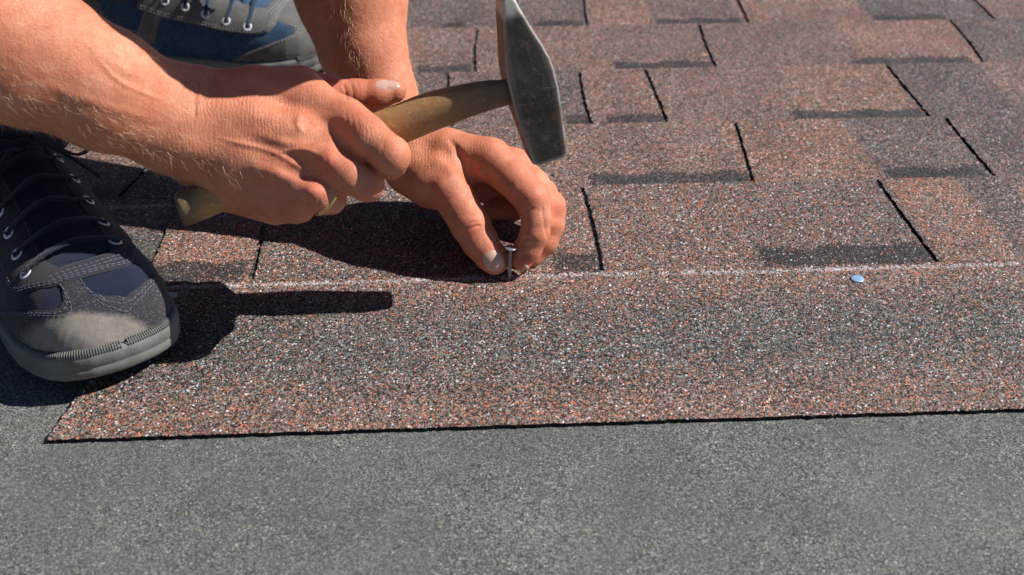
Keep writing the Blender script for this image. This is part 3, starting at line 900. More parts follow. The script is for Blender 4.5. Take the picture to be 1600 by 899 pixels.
hpts = [(850, 126, 788, 22, 12), (828, 133, 788, 24, 13), (800, 143, 788, 26, 14), (760, 150, 788, 31.5, 18), (720, 160, 788, 34.5, 22), (670, 176, 788, 38.5, 26), (610, 200, 788, 37, 27), (520, 232, 787, 34, 27), (430, 268, 785, 31, 26), (340, 306, 779, 30, 25), (300, 321, 775, 31.5, 26), (285, 327, 774, 31, 25), (279, 329, 773.5, 25, 21)]
hs = spline(hpts, 90)
HP = np.array([R(a, b, c) for a, b, c, d, e in hs])
hv, hf = tube(HP, hs[:, 4] * hs[:, 2] / FPX, hs[:, 3] * hs[:, 2] / FPX, n=40, up=(0.1, -.5, .86))
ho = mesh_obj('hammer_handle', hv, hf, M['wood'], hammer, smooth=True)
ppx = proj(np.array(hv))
attr(ho, 'dark', np.maximum(smooth01((ppx[:, 0] - 640) / 130) * .85, 0.8 * smooth01((330 - ppx[:, 0]) / 40)))  # shade painted on the handle near the head and at the butt
# wedge at the far side of the eye
wv = []
for sx, sy, sz in [(a, b, c) for a in (-1, 1) for b in (-1, 1) for c in (-1, 1)]:
    wv.append(EYE - Uh * (16.6 + 1.2 * sx) + Ax * 8 * sz + Nh * 1.4 * sy)
mesh_obj('wedge', wv, [(0, 1, 3, 2), (4, 6, 7, 5), (0, 4, 5, 1), (2, 3, 7, 6), (0, 2, 6, 4), (1, 5, 7, 3)], M['steel'], hammer)

# ------------------------------------------------------------------ wedding ring
m = NT('gold'); m.set(color=(.75, .50, .22), metal=1.0, rough=.22); M['gold'] = m.m
def torus(c, ax, Rr, r1, r2, n=48, k=10):
    ax, a, b = frame_from(ax)
    V = []; F = []
    for i in range(n):
        q = 2 * math.pi * i / n; rd = a * math.cos(q) + b * math.sin(q)
        for j in range(k):
            w_ = 2 * math.pi * j / k
            V.append(c + rd * (Rr + r1 * math.cos(w_)) + ax * r2 * math.sin(w_))
    for i in range(n):
        for j in range(k):
            F.append((i * k + j, ((i + 1) % n) * k + j, ((i + 1) % n) * k + (j + 1) % k, i * k + (j + 1) % k))
    return V, F
ra = R(520, 317, 760) - R(492, 298, 752)
V_, F_ = torus(R(509, 311, 755), ra, 11.3, 1.0, 1.7)
mesh_obj('finger_ring', V_, F_, M['gold'], person, smooth=True)

# ------------------------------------------------------------------ roofing nails
zm = NT('galvanised_zinc')
zm.set(color=zm.ramp(zm.noise(500, 3), [(.3, (.30, .34, .38)), (.7, (.50, .55, .60))]), metal=.75, rough=.4, normal=zm.bump(zm.noise(700, 2), .3, .0002))
M['zinc'] = zm.m
M['dark_zinc'] = simple('dull_zinc_shank', (.26, .28, .30), .45, .5, nscale=600, namp=.4)
zb = simple('sky_tinted_zinc', (.36, .58, .88), .35, .35, nscale=400, namp=.1); M['sky_zinc'] = zb  # blue of the reflected sky put into the base colour
def roofing_nail(base, top, label, group=None, head_r=4.6, mat='zinc'):
    o = empty('roofing_nail', label, 'nail', group)
    o.location = base * S
    base0 = base; base = base - base0; top = top - base0
    ax, a, b = frame_from(top - base)
    L = np.linalg.norm(top - base)
    pts = []; rad = []
    for i in range(40):
        t = i / 39
        pts.append(base + (top - base) * t)
        rad.append(min(1.45, .15 + t * 7) * (1 + (.10 if (i % 2 and 4 < i < 30) else 0)))
    V, F = tube(pts, rad, n=12)
    mesh_obj('nail_shank', V, F, M['dark_zinc'], o, smooth=True)
    V = []; F = []; n = 32
    prof = [(.9, -1.5), (2.2, -.9), (head_r * .97, -.5), (head_r, -.15), (head_r * .93, .12), (head_r * .5, .3), (0.01, .36)]
    for r_, z in prof:
        for k in range(n):
            q = 2 * math.pi * k / n
            V.append(top + a * r_ * math.cos(q) + b * r_ * math.sin(q) + ax * z)
    for i in range(len(prof) - 1):
        for k in range(n):
            k2 = (k + 1) % n; F.append((i * n + k, i * n + k2, (i + 1) * n + k2, (i + 1) * n + k))
    mesh_obj('nail_head', V, F, M[mat], o, smooth=True)
    return o
b0 = G(795.3, 439, .5)
roofing_nail(b0, b0 + np.array((1.2, .6, 28.3)), 'upright galvanised nail pinched between thumb and forefinger, not yet driven')
b1 = G(1340, 434.5, 1.5) + np.array((0, 0, -.15))
roofing_nail(b1 + np.array((0, 0, -9)), b1 + np.array((-.2, -.5, 0)), 'driven nail with smooth head painted the blue of reflected sky in the bare shingle strip right of the hands', head_r=4.9, mat='sky_zinc')
b2 = G(266, 462, 1.5) + np.array((0, 0, .2))
roofing_nail(b2 + np.array((0, 0, -9)), b2 + np.array((.3, .2, 0)), 'driven nail with flat grey head beside the toe of the dark shoe', head_r=4.8)
# small pale chip of wood on the far shingles
cp = G(1101, 86, 7)
MB().add([cp + np.array(v) for v in ((-3, -1, 0), (3.4, -1.6, 0), (2.6, 1.5, 0), (-2.4, 1.2, 0), (-2.6, -.6, 1), (2.8, -1.2, .8), (2, 1.1, 1.2), (-2, .9, .9))],
    [(3, 2, 1, 0), (4, 5, 6, 7), (0, 1, 5, 4), (1, 2, 6, 5), (2, 3, 7, 6), (3, 0, 4, 7)]).build('wood_chip', simple('pale_wood', (.6, .42, .2), .8))
tag(bpy.data.objects['wood_chip'], 'tiny pale yellow wood chip lying on the far red shingles', 'wood chip')


# grains shed by the shingles
gm = simple('shed_grain', (.20, .14, .12), .8, nscale=900, namp=.6)
gb = MB(); rg = random.Random(5)
def grain(u, v, z, r):
    c = W(u, v, z + r * .5); a = rg.uniform(0, 3)
    P = [c + np.array((math.cos(a + q) * r * rg.uniform(.7, 1.2), math.sin(a + q) * r * rg.uniform(.7, 1.2), -r * .5)) for q in (0, 2.1, 4.2)]
    P.append(c + np.array((0, 0, r * .7)))
    gb.add(P, [(0, 2, 1), (0, 1, 3), (1, 2, 3), (2, 0, 3)])
for _ in range(260):
    u = rg.uniform(-330, 420); v = 592 - abs(rg.gauss(0, 22)) - 1
    grain(u, v, ZU - .3, rg.uniform(.35, .8))
for _ in range(160):
    grain(rg.uniform(-420, 420), rg.uniform(380, 590), ZU - .3, rg.uniform(.25, .7))
go = gb.build('loose_grains', gm); tag(go, 'loose mineral grains scattered on the grey underlayment along the strip edge', 'grains', kind='stuff')

# ------------------------------------------------------------------ shoes
def suede(name, col, wear, amt=.5, rough=.9, sun_patch=False):  # for the toe, wear carries the painted sunlit tone
    m = NT(name)
    f_ = m.ramp(m.noise(45, 5, .7), [(.35, 0.0), (.7, amt)])
    if sun_patch:      # paints a sunlit patch on the toe and shade around it
        f_ = m.math('MULTIPLY', m.math('MULTIPLY_ADD', f_, .5, .5), m.ramp(m.math('MULTIPLY_ADD', m.noise(60, 4, .7), .5, m.attr('sun_patch')), [(.55, 0.04), (.85, 1.0)]))
    c = m.mix(f_, col, wear)
    c = m.mix(m.ramp(m.noise(900, 3, .8), [(.55, 0.0), (.75, .4)]), c, tuple(min(1, x * 2) for x in wear))
    m.set(color=c, rough=rough, spec=.25, sheen=.15, normal=m.bump(m.math('ADD', m.noise(1100, 3, .8), m.noise(90, 3)), .6, .0005))
    return m.m
def denim(name, col, light, sc_=1):
    m = NT(name)
    wv = m.n('ShaderNodeTexWave', {'Vector': m.mapv((1, 1, 1), (.3, .5, .2)), 'Scale': 330, 'Distortion': 2.5, 'Detail': 2}, wave_type='BANDS', bands_direction='DIAGONAL').outputs['Fac']
    f = m.noise(30, 5, .7)
    c = m.mix(m.ramp(f, [(.35, 0.0), (.75, .8)]), col, light)
    fl = m.ramp(m.noise(1.0, 3, .8, vec=m.mapv((900, 900, 160))), [(.5, 0.0), (.72, .55)])
    c = m.mix(fl, c, tuple(min(1, x * 2.2) for x in light))
    c = m.mix(m.math('MULTIPLY', wv, .35), c, tuple(x * .5 for x in col))
    m.set(color=c, rough=.9, spec=.2, sheen=.2, normal=m.bump(m.math('ADD', wv, m.noise(700, 2)), .5, .0004))
    return m.m
M['toe_suede'] = suede('sun_patch_toe_suede', (.017, .018, .030), (.30, .265, .235), .9, sun_patch=True)  # dark tone stands for shade, pale tone for sunlight on the toe
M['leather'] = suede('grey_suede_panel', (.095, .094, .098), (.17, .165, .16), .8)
M['leather_dark'] = suede('shade_suede_panel', (.022, .022, .032), (.04, .038, .045), .6)  # grey suede darkened, shade painted into the near shoe
M['denim'] = denim('blue_denim', (.018, .050, .108), (.060, .120, .200))
M['denim_dark'] = denim('shade_denim', (.005, .010, .030), (.010, .018, .045))  # blue denim again, with the shade put into its colour
M['jeans'] = denim('navy_jeans', (.010, .014, .040), (.02, .028, .07))
M['sole'] = simple('grey_rubber', (.15, .16, .152), .75, nscale=55, namp=.6, bscale=500, bdist=.0003)
M['eyelet'] = simple('enamelled_eyelet', (.86, .89, .95), .35, nscale=300, namp=.05)
M['stitch'] = simple('pale_thread', (.42, .40, .42), .9)
M['stitch_dim'] = simple('shade_blue_thread', (.15, .17, .25), .9)  # thread darkened to paint the shade on the near shoe
M['lace_dark'] = denim('shade_lace', (.007, .012, .026), (.016, .026, .05))  # dark copy of the lace, shade painted in
M['lace'] = denim('blue_lace', (.016, .040, .085), (.045, .09, .15))

def make_shoe(toe, d, label, pal, hts=1.0, wid=1.0, L=292.0, fat=0.0):
    toe = np.array(toe, float); d = np.array((d[0], d[1], 0.0)); d /= np.linalg.norm(d)
    left = np.array((-d[1], d[0], 0)); O = toe - d * L
    zg = 3.0
    def Wd(s):
        return fat * np.interp(s, [0, .1, .3, .5, .7, .85], [.3, .8, 1.0, .95, .45, 0]) + wid * np.interp(s, [0, .03, .08, .16, .3, .45, .6, .72, .8, .86, .91, .95, .975, .99, 1], [6, 20, 28, 33, 34, 37, 44, 49, 50.5, 49, 44.5, 37, 28, 19, 4])
    def Ht(s):
        return hts * np.interp(s, [0, .03, .08, .2, .34, .42, .5, .58, .66, .74, .82, .88, .93, .965, .985, 1], [78, 100, 112, 118, 112, 105, 97, 87, 77, 69, 65, 62, 56, 47, 38, 26])
    def Zb(s): return np.interp(s, [0, .05, .2, .65, .8, .92, 1], [6, 2, 0, 0, 2, 7, 12])
    def up(s, ph, off=0.0):
        """point of the upper: s heel to toe, ph 0 right side .. pi left side"""
        s = np.asarray(s, float); ph = np.asarray(ph, float)
        zb = Zb(s) + 17; wdt = Wd(s) - 1.5; h = np.maximum(Ht(s) - zb, 2)
        ex = np.interp(s, [0, .4, .62, .82, 1], [.75, 1.05, 1.0, .72, .7]); ez = np.interp(s, [0, .4, .62, .82, 1], [.75, .95, .95, .75, .75])
        c, sn = np.cos(ph), np.sin(ph)
        y = -wdt * np.sign(c) * np.abs(c) ** ex
        z = zb + h * np.abs(sn) ** ez
        x = s * L
        P = O + d * x[..., None] + left * y[..., None] + np.array((0, 0, 1.0)) * (z + zg)[..., None]
        return P
    def upn(s, ph, off):
        e = 1e-3
        s = np.asarray(s, float); ph = np.asarray(ph, float)
        P = up(s, ph)
        ds = up(np.minimum(s + e, .999), ph) - up(np.minimum(s + e, .999) - 2 * e, ph); dp = up(s, ph + e) - up(s, ph - e)
        n = np.cross(dp, ds); n /= np.linalg.norm(n, axis=-1, keepdims=True) + 1e-12
        c = O + d * (s * L)[..., None] + np.array((0, 0, 30.0))
        sg = np.sign((n * (P - c)).sum(-1, keepdims=True)); n = n * np.where(sg == 0, 1, sg)
        return P + n * off, n
    # upper
    ss = 1 - (1 - np.linspace(0, 1, 120)) ** 1.35; ps = np.linspace(0, math.pi, 72)
    Sg, Pg = np.meshgrid(ss, ps, indexing='ij')
    V = up(Sg, Pg)
    fold = np.sin(Sg * 130 + 2.2 * np.cos(Pg)) * smooth01((Sg - .62) / .05) * smooth01((.78 - Sg) / .05) * np.sin(Pg) * .8
    V[..., 2] += fold + .8 * np.sin(Sg * 41 + Pg * 5) * np.sin(Pg)
    n, m_ = V.shape[:2]
    F = [(i * m_ + j, i * m_ + j + 1, (i + 1) * m_ + j + 1, (i + 1) * m_ + j) for i in range(n - 1) for j in range(m_ - 1)]
    sh = mesh_obj('shoe', V.reshape(-1, 3), F, M[pal['denim']], person, smooth=True)
    sh['label'] = label
    gp = proj(V); 
    def inv(px, py, half=None):
        q = (gp[..., 0] - px) ** 2 + (gp[..., 1] - py) ** 2
        pn = upn(Sg, Pg, 0)[1]; to = np.array((0, 0, CAM_H)) - V
        q = q + np.where((pn * to).sum(-1) < 0, 1e5, 0)
        i = np.unravel_index(np.argmin(q), q.shape)
        return Sg[i], Pg[i]
    def bake(pts, off):
        pts = np.array(pts, float); return upn(pts[:, 0], pts[:, 1], off)
    KX, KP = L, 52.0
    def panel(name, poly, mat, off=1.2, step=3.2, par=None):
        """raised panel cut to a polygon in (s, ph)"""
        pl = np.array(poly, float) * (KX, KP)
        dense = []
        for i in range(len(pl)):
            a, b = pl[i], pl[(i + 1) % len(pl)]; k = max(1, int(np.linalg.norm(b - a) / step))
            dense += [a + (b - a) * j / k for j in range(k)]
        dense = np.array(dense)
        lo = dense.min(0); hi = dense.max(0)
        gx, gy = np.meshgrid(np.arange(lo[0] + 1.3, hi[0], step), np.arange(lo[1] + 1.3, hi[1], step), indexing='ij')
        g = np.stack([gx.ravel(), gy.ravel()], 1)
        inside = np.zeros(len(g), bool)
        for i in range(len(dense)):
            a, b = dense[i], dense[(i + 1) % len(dense)]
            c = ((a[1] > g[:, 1]) != (b[1] > g[:, 1])) & (g[:, 0] < (b[0] - a[0]) * (g[:, 1] - a[1]) / (b[1] - a[1] + 1e-12) + a[0])
            inside ^= c
        g = g[inside]
        dm = np.sqrt(((g[:, None] - dense[None]) ** 2).sum(2)).min(1)
        g = g[dm > step * .45]
        vs = [Vector(p) for p in dense] + [Vector(p) for p in g]
        ne = len(dense)
        r = geometry.delaunay_2d_cdt(vs, [(i, (i + 1) % ne) for i in range(ne)], [], 1, 1e-4)
        q = np.array([(p.x / KX, p.y / KP) for p in r[0]])
        dd = np.sqrt(((np.array([tuple(p) for p in r[0]])[:, None] - dense[None]) ** 2).sum(2)).min(1)
        Pt, _ = upn(q[:, 0], q[:, 1], 0)
        nn = _
        Vt = Pt + nn * (off * (1 - .45 * np.exp(-dd / 1.2)))[:, None]
        faces = [tuple(f) for f in r[2]]
        # rim down to the surface below
        cnt = {}
        for f in faces:
            for i in range(len(f)):
                e = (f[i], f[(i + 1) % len(f)]); cnt[e] = 1
        rim = [e for e in cnt if (e[1], e[0]) not in cnt]
        Vb = Pt - nn * .6; n0 = len(Vt)
        F2 = faces + [(b, a, n0 + a, n0 + b) for a, b in rim]
        return mesh_obj(name, np.vstack([Vt, Vb]), F2, mat, par or sh, smooth=False)
    st = MB()
    def stitch(pts, off=1.7, dash=2.3, gap=1.5, r=.25):
        P = np.array(pts, float)
        q = spline(P, max(40, 25 * len(P))) if len(P) > 2 else np.linspace(P[0], P[1], 60)
        X, N = bake(q, off)
        s_ = np.concatenate([[0], np.cumsum(np.linalg.norm(np.diff(X, axis=0), axis=1))])
        t = .5
        while t + dash < s_[-1]:
            a = np.array([np.interp(t, s_, X[:, k]) for k in range(3)]); b = np.array([np.interp(t + dash, s_, X[:, k]) for k in range(3)])
            i = np.searchsorted(s_, t)
            mid = (a + b) / 2 + N[min(i, len(N) - 1)] * .15
            v, f = tube([a - N[i - 1] * .2, mid, b - N[i - 1] * .2], r, n=5)
            st.add(v, f); t += dash + gap
    def eyelet(s, ph, rr=3.6):
        p, nn = bake([(s, ph)], 1.5)
        v, f = torus(p[0], nn[0], rr, 1.25, .9, 28, 8)
        o = mesh_obj('eyelet', v, f, M['eyelet'], sh, smooth=True)
        ring = [p[0] + (np.array(q) - p[0]) * .66 for q in v[::8]]
        return p[0], nn[0]
    def lace(pts3, w_=3.6, th=1.1, up_=None):
        P = spline(pts3, 10 * len(pts3))
        v, f = tube(P, w_ / 2 * (1 + .12 * np.sin(np.arange(len(P)) * 1.7)), th / 2, n=10, up=up_ if up_ is not None else (0, 0, 1))
        return mesh_obj('lace', v, f, M[pal['lace']], sh, smooth=True)
    def sole():
        so = np.concatenate([np.linspace(0, .9, 60), 1 - .1 * (1 - np.linspace(.02, 1, 34)) ** 1.6])
        prof = []
        def outline(e):
            pts = []
            w_ = Wd(so) + e
            for s_, ww in zip(so, w_): pts.append((s_ * L + (e * smooth01((s_ - .85) / .15)), -ww if s_ < 1 else -3, s_))
            for s_, ww in zip(so[::-1], w_[::-1]): pts.append((s_ * L + (e * smooth01((s_ - .85) / .15)), ww if s_ < 1 else 3, s_))
            return pts
        lev = [(-4, 0.0), (.5, .5), (2.2, 3), (2.6, 8), (2.2, 9), (2.2, 10), (2.8, 11), (2.9, 17), (2.4, 19.5), (.6, 20.5), (-4, 21)]
        V = []; F = []
        for e, z in lev:
            for x, y, s_ in outline(e):
                V.append(O + d * x + left * y + np.array((0, 0, 1.0)) * (zg - 2 + float(Zb(min(s_, 1))) * (1 - .1 * z / 20) + z))
        n_ = len(so) * 2
        for i in range(len(lev) - 1):
            for k in range(n_):
                k2 = (k + 1) % n_
                F.append((i * n_ + k, (i + 1) * n_ + k, (i + 1) * n_ + k2, i * n_ + k2))
        F.append(tuple(range(n_)))
        o = mesh_obj('sole', V, F, M['sole'], sh, smooth=True)
        # ribs round the toe bumper
        rb = MB()
        sf = 1 - .24 * np.linspace(0, 1, 400) ** 2
        xs = sf * L + 2.2 * smooth01((sf - .85) / .15); ys = Wd(sf) + 2.2; ys[0] = 0
        al = np.concatenate([[0], np.cumsum(np.hypot(np.diff(xs), np.diff(ys)))])
        for q in np.arange(-60, 60.1, 1.7):
            if abs(q) < 1.5: continue
            s_ = float(np.interp(abs(q), al, sf)); x = float(np.interp(abs(q), al, xs)); y = math.copysign(float(np.interp(abs(q), al, ys)), q)
            b = O + d * x + left * y + np.array((0, 0, 1.0)) * (zg + float(Zb(s_)) + 15.5)
            c = O + d * (.8 * L) + np.array((0, 0, b[2]))
            c[2] = b[2]
            rd = b - c; rd /= np.linalg.norm(rd)
            rb.add(*tube([b - rd * 2.5 + np.array((0, 0, -.5)), b + rd * .5 + np.array((0, 0, 1.0)), b - rd * .3 + np.array((0, 0, 3.6)), b - rd * 3.2 + np.array((0, 0, 5.0))], .48, n=6, up=tuple(rd)))
        o2 = rb.build('bumper_rib', M['sole'], sh, smooth=True); o2['kind'] = 'stuff'
        return o
    sole()
    return dict(obj=sh, inv=inv, panel=panel, stitch=stitch, eyelet=eyelet, lace=lace, bake=bake, st=st, up=up, upn=upn, pal=pal, d=d, left=left)

KXY = (290.0, 52.0)
def dress(K, eyes_s, ph_r, tongue=(.36, .68), strap=True, bow=None, over=None, eyes_r=None):
    """panels, eyelets, laces, stitches; everything mirrored about the shoe's middle"""
    P2_ = math.pi
    pal = K['pal']; panel, stitch, eyelet, lace, bake = K['panel'], K['stitch'], K['eyelet'], K['lace'], K['bake']
    mir = lambda pts: [(s, P2_ - p) for s, p in pts]
    t0, t1 = tongue
    # toe cap and vamp
    k_ = t1 - .775
    arc = [(.66 + k_, .03), (.72 + k_, .18), (.79 + k_, .33), (.85 + k_, .48), (.885 + k_, .63), (.89 + k_, .75), (.875 + k_, .86), (.84 + k_, .95), (.80 + k_, 1.05), (.785 + k_, 1.57)]
    edge = arc + mir(arc[:-1])[::-1]
    arcs = [arc[:8], mir(arc[:8])]
    if over: arcs = [over['arc_l'], over['arc_r']]; edge = over['arc_l'] + over['arc_r']
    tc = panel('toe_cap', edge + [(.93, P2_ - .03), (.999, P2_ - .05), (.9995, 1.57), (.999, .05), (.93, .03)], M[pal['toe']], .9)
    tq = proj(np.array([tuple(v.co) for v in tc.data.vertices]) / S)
    attr(tc, 'sun_patch', smooth01(1.25 - np.sqrt(((tq[:, 0] - 140) / 125) ** 2 + ((tq[:, 1] - 530) / 52) ** 2)))  # ellipse of painted sunlight on the toe cap
    for o in (.010, .021):
        for ar in arcs: stitch([(min(s + o, .99), p) for s, p in ar], 1.2)
    # eyelet panels joined in front of the tongue
    g_ = ph_r - .24
    outer = [(t0 - .05, g_ + .03), (t0 + .06, g_), (t0 + .15, g_ + .02), (t1 - .10, g_ + .06), (t1 - .02, g_ + .10), (t1 + .022, g_ + .18), (t1 + .045, g_ + .38), (t1 + .052, 1.2), (t1 + .05, 1.57)]
    inner = [(t1 - .005, 1.57), (t1 - .008, 1.34), (t1 - .05, 1.24), (t1 - .14, 1.22), (t0 + .08, 1.20), (t0 - .04, 1.12)]
    eo = outer + mir(outer[:-1])[::-1]
    ei = inner + mir(inner[1:])[::-1] if False else None
    poly = outer + mir(outer[:-1])[::-1] + mir(inner[::-1])[:-1] + [inner[0]] + inner[1:]
    if over:
        poly = over['outer'] + mir(inner[::-1])[:-1] + [inner[0]] + inner[1:]
        poly = over['outer'] + mir(inner[::-1])[:-1] + inner
        st2 = over['outer']
        for o in (1, 2):
            cs = np.array([.62, 1.57]); q_ = np.array(st2); v_ = cs - q_; v_ = v_ / (np.hypot(v_[:, 0] * KXY[0], v_[:, 1] * KXY[1])[:, None]); stitch((q_ + v_ * 2.1 * o).tolist(), 2.3)
    panel_poly = poly
    for o in ((0, 1) if not over else ()):
        dd = .035 + .035 * o
        so = [(t0 - .04, g_ + .03 + dd), (t0 + .06, g_ + dd), (t0 + .15, g_ + .02 + dd), (t1 - .10, g_ + .06 + dd), (t1 - .025, g_ + .11 + dd), (t1 + .012 - .004 * o, g_ + .21 + dd), (t1 + .036 - .008 * o, g_ + .42), (t1 + .043 - .008 * o, 1.2), (t1 + .042 - .008 * o, 1.57)]
        stitch(so, 2.3); stitch(mir(so), 2.3)
    panel('eyelet_panel', panel_poly, M[pal['panel']], 2.0)
    si = [(t0 - .03, 1.09), (t0 + .08, 1.165), (t1 - .14, 1.185), (t1 - .05, 1.20)]
    stitch(si, 2.3); stitch(mir(si), 2.3)
    tri = [(t1 + .008, 1.15), (t1 + .018, 1.57), (t1 + .008, P2_ - 1.15)]
    stitch(tri, 2.3); stitch([(s + .012, p) for s, p in tri], 2.3)
    # side strap and heel counter
    for mf in ((lambda q: q), mir):
        if strap:
            panel('side_strap', mf([(.335, g_ + .05), (.40, g_ + .05), (.36, .12), (.285, .12)]), M[pal['panel']], 1.2)
            for s0 in (.342, .384, .392): stitch(mf([(s0, g_ + .04), (s0 - .048 if s0 < .36 else s0 - .038, .14)]), 1.6)
        panel('heel_counter', mf([(.004, 1.3), (.10, .95), (.17, .5), (.19, .12), (.004, .12)]), M[pal['panel']], 1.2)
    # tongue
    tg = [(t0 - .10, 1.05), (t1 - .03, 1.25), (t1 - .012, 1.57), (t1 - .03, P2_ - 1.25), (t0 - .10, P2_ - 1.05), (t0 - .12, 1.57)]
    panel('tongue', tg, M[pal['tongue']], .7)
    E = []
    for i_, s in enumerate(eyes_s):
        pr, nr_ = eyelet(s, ph_r); pl_, nl_ = eyelet(*(eyes_r[i_] if eyes_r else (s + .004, P2_ - ph_r))); E.append((pr, nr_, pl_, nl_, s))
    for i, (pr, nr_, pl_, nl_, s) in enumerate(E):
        m1, n1 = bake([(s + .006, 1.32), (s + .004, 1.57), (s + .006, P2_ - 1.32)], 5.5)
        tilt = K['d'] * (3 if i % 2 else -3)
        lace([pr - nr_ * 1.5, pr + nr_ * 1.6 + (m1[0] - pr) * .12, m1[0] + tilt * .4, m1[1] + np.array((0, 0, 1.5)), m1[2] - tilt * .6, pl_ + nl_ * 1.6 + (m1[2] - pl_) * .12, pl_ - nl_ * 1.5], pal.get('lw', 5.0), 1.8)
        if i + 1 < len(E) and not over:
            m2, n2 = bake([((s + E[i + 1][4]) / 2, 1.40), ((s + E[i + 1][4]) / 2, P2_ - 1.40)], 3.6)
            a, b = (pr, E[i + 1][2]) if i % 2 == 0 else (pl_, E[i + 1][0])
            mm = m2 if i % 2 == 0 else m2[::-1]
            lace([a - nr_ * .5, mm[0], mm[1], b - nr_ * .5], 4.6, 1.5)
    # bow
    if bow is not None:
        s0 = eyes_s[0] + bow
        c, nn = bake([(s0, 1.57)], 8)
        c = c[0]; d_, l_ = K['d'], K['left']; z_ = np.array((0, 0, 1.0))
        v, f = tube(spline([c - l_ * 5 + z_ * 1, c - z_ * -3, c + l_ * 5 + z_ * 1], 12), 3.6, 3.6, n=12); mesh_obj('lace_knot', v, f, M[pal['lace']], K['obj'], smooth=True)
        for sg in (-1, 1):
            l2 = l_ * sg
            lace([c, c + l2 * 14 + z_ * 7 - d_ * 5, c + l2 * 33 + z_ * 4 - d_ * 9, c + l2 * 44 - z_ * 9 + d_ * 2, c + l2 * 32 - z_ * 10 + d_ * 12, c + l2 * 14 + z_ * 1 + d_ * 5, c], 4.6, 1.6)
            lace([c, c + l2 * 12 + z_ * 3 + d_ * 12, c + l2 * 26 - z_ * 7 + d_ * 26, c + l2 * (34 + 4 * sg) - z_ * 20 + d_ * 36], 4.6, 1.6)
    o = K['st'].build('stitching', M[pal.get('st', 'stitch')], K['obj']); o['kind'] = 'stuff'

KR = make_shoe(G(205, 601, 0), (.60, -.80), 'shoe pointing at the camera, shade and sunlit toe patch painted in its colours', dict(denim='denim_dark', toe='toe_suede', panel='leather_dark', tongue='denim_dark', lace='lace_dark', lw=7.5, st='stitch_dim'), hts=1.05, wid=.99, L=280, fat=9.0)
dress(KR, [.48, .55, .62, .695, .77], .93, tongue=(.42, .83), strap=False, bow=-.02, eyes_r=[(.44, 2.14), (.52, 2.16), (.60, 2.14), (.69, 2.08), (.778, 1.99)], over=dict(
    arc_l=[(.62, .03), (.72, .22), (.837, .487), (.905, .78), (.918, .95), (.912, 1.10), (.885, 1.20), (.85, 1.22)], arc_r=[(.86, 1.46), (.904, 1.47), (.938, 1.56), (.950, 1.76), (.933, 2.08), (.90, 2.4), (.86, 2.7), (.78, 3.1)],
    outer=[(.37, .62), (.55, .60), (.66, .60), (.735, .58), (.775, .60), (.80, .68), (.84, .92), (.867, 1.12), (.882, 1.4), (.886, 1.7), (.883, 1.9), (.868, 2.05), (.844, 2.14), (.78, 2.34), (.715, 2.45), (.62, 2.52), (.37, 2.52)]))
KL = make_shoe(G(528, 110, 0), (.99, -.12), 'sunlit blue denim and grey suede shoe seen from the side beyond the hands', dict(denim='denim', toe='leather', panel='leather', tongue='denim', lace='lace'))
dress(KL, [.415, .49, .565, .642, .722], .69, tongue=(.36, .775), strap=True, bow=.10)
0 and print('R eyelets', [tuple(np.round(proj(KR['bake']([(s, p)], 1.5)[0][0])[:2])) for s in (.44, .5, .56, .62, .68) for p in (.95, math.pi - .95)])
0 and print('L eyelets', [tuple(np.round(proj(KL['bake']([(s, p)], 1.5)[0][0])[:2])) for s in (.44, .5, .56, .62, .68) for p in (.95,)])
0 and print('R inv', [(q, tuple(np.round(KR['inv'](*q), 3))) for q in ((150, 323), (163, 351), (172, 386), (15, 366), (31, 399), (47, 432), (34, 465), (125, 443), (193, 422), (199, 370), (168, 313), (245, 430), (200, 465), (100, 490), (150, 500))])
0 and print('L inv', [(q, tuple(np.round(KL['inv'](*q), 3))) for q in ((258, 3), (290, 15), (322, 25), (354, 34), (387, 41), (208, 12), (258, 29), (333, 45), (396, 55), (419, 53), (434, 37), (465, 50), (425, 69), (376, 103), (235, 22), (258, 32))])

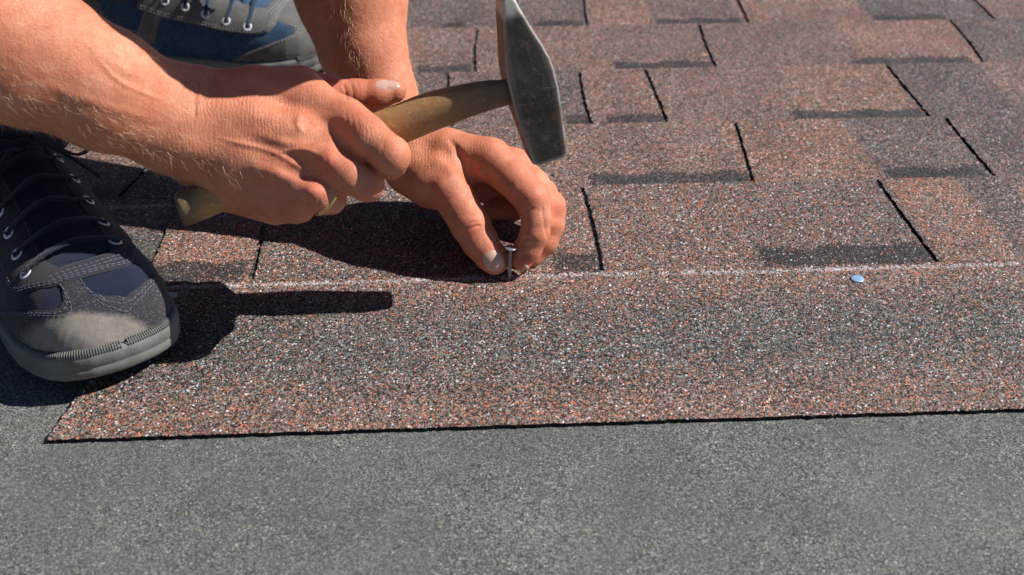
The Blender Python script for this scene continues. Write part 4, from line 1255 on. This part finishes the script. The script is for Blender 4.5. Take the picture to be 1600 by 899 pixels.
# ------------------------------------------------------------------ clothes
def fold(p, a, s_): return a * (np.sin(p[:, 0] / s_ + p[:, 2] / (s_ * .7)) * np.sin(p[:, 1] / (s_ * 1.1) - p[:, 2] / (s_ * 1.3)))
V3 = lambda *a: np.array(a, np.float32)
ankR = KR['bake']([(.20, 1.57)], 0)[0][0]; ankL = KL['bake']([(.20, 1.57)], 0)[0][0]
hipR, hipL = V3(-760, 900, 330), V3(-720, 1130, 330)
kneeR = V3(-500, 700, 470); kneeL = V3(-395, 1330, 500)
def jeans(p):
    d = None
    for an, kn, hp_ in ((ankR, kneeR, hipR), (ankL, kneeL, hipL)):
        an = an.astype(np.float32)
        e = sm(cone(p, an + V3(0, 0, 0), kn, 63, 68), cone(p, kn, hp_, 70, 92), 18)
        e = np.maximum(e, -(p[:, 2] - (an[2] - 40)))
        d = e if d is None else sm(d, e, 30)
    d = sm(d, cone(p, hipR, hipL, 105, 105), 40)
    return d + fold(p, 2.5, 13) + fold(p, 4, 31)
def shirt(p):
    a = V3(-700, 1010, 380); b = V3(-330, 900, 480)
    d = sm(cone(p, a + V3(0, -60, 0), b + V3(-20, -70, 0), 95, 100), cone(p, a + V3(0, 60, 0), b + V3(20, 60, 0), 95, 95), 40)
    d = sm(d, cone(p, V3(-290, 905, 480), V3(-250, 897, 492), 62, 60), 25)
    for sh_, el in ((SHO_R[0], ELB_R[0]), (SHO_L[0], ELB_L[0])):
        d = sm(d, cone(p, sh_, sh_ + (el - sh_) * .5, 70, 66), 30)
    return d + fold(p, 3, 24)
pj, qj = level_mesh(jeans, (-900, 560, 30), (-220, 1480, 620), 5.0)
quads_obj('jeans', pj, qj, M['jeans'], person)
ps_, qs_ = level_mesh(shirt, (-850, 600, 250), (-100, 1180, 640), 6.0)
quads_obj('t_shirt', ps_, qs_, simple('grey_cotton', (.16, .17, .19), .95, nscale=200, namp=.15), person)
# short hair: a shell over the back and top of the head
def hair(p):
    d = cone(p, hp(-24, 34, 0), hp(18, 40, 0), 82, 70)
    cut = (p - hp(40, 20, 0)) @ (FACE * .8 - CRN * .6)
    return np.maximum(d, cut + 12) + 1.5 * np.sin(p[:, 0] / 3) * np.sin(p[:, 1] / 3.3) * np.sin(p[:, 2] / 2.9)
ph_, qh_ = level_mesh(hair, (-300, 700, 200), (80, 1000, 500), 4.0)
quads_obj('short_hair', ph_, qh_, simple('brown_hair', (.07, .04, .02), .7, nscale=600), person)
for s_ in (-1, 1):
    c_ = hp(74, 11, 30 * s_); V_, F_ = torus(c_, FACE, 2.6, 2.6, 1.2, 20, 8)
    mesh_obj('eye', V_, F_, simple('iris', (.05, .035, .02), .2), person, smooth=True)
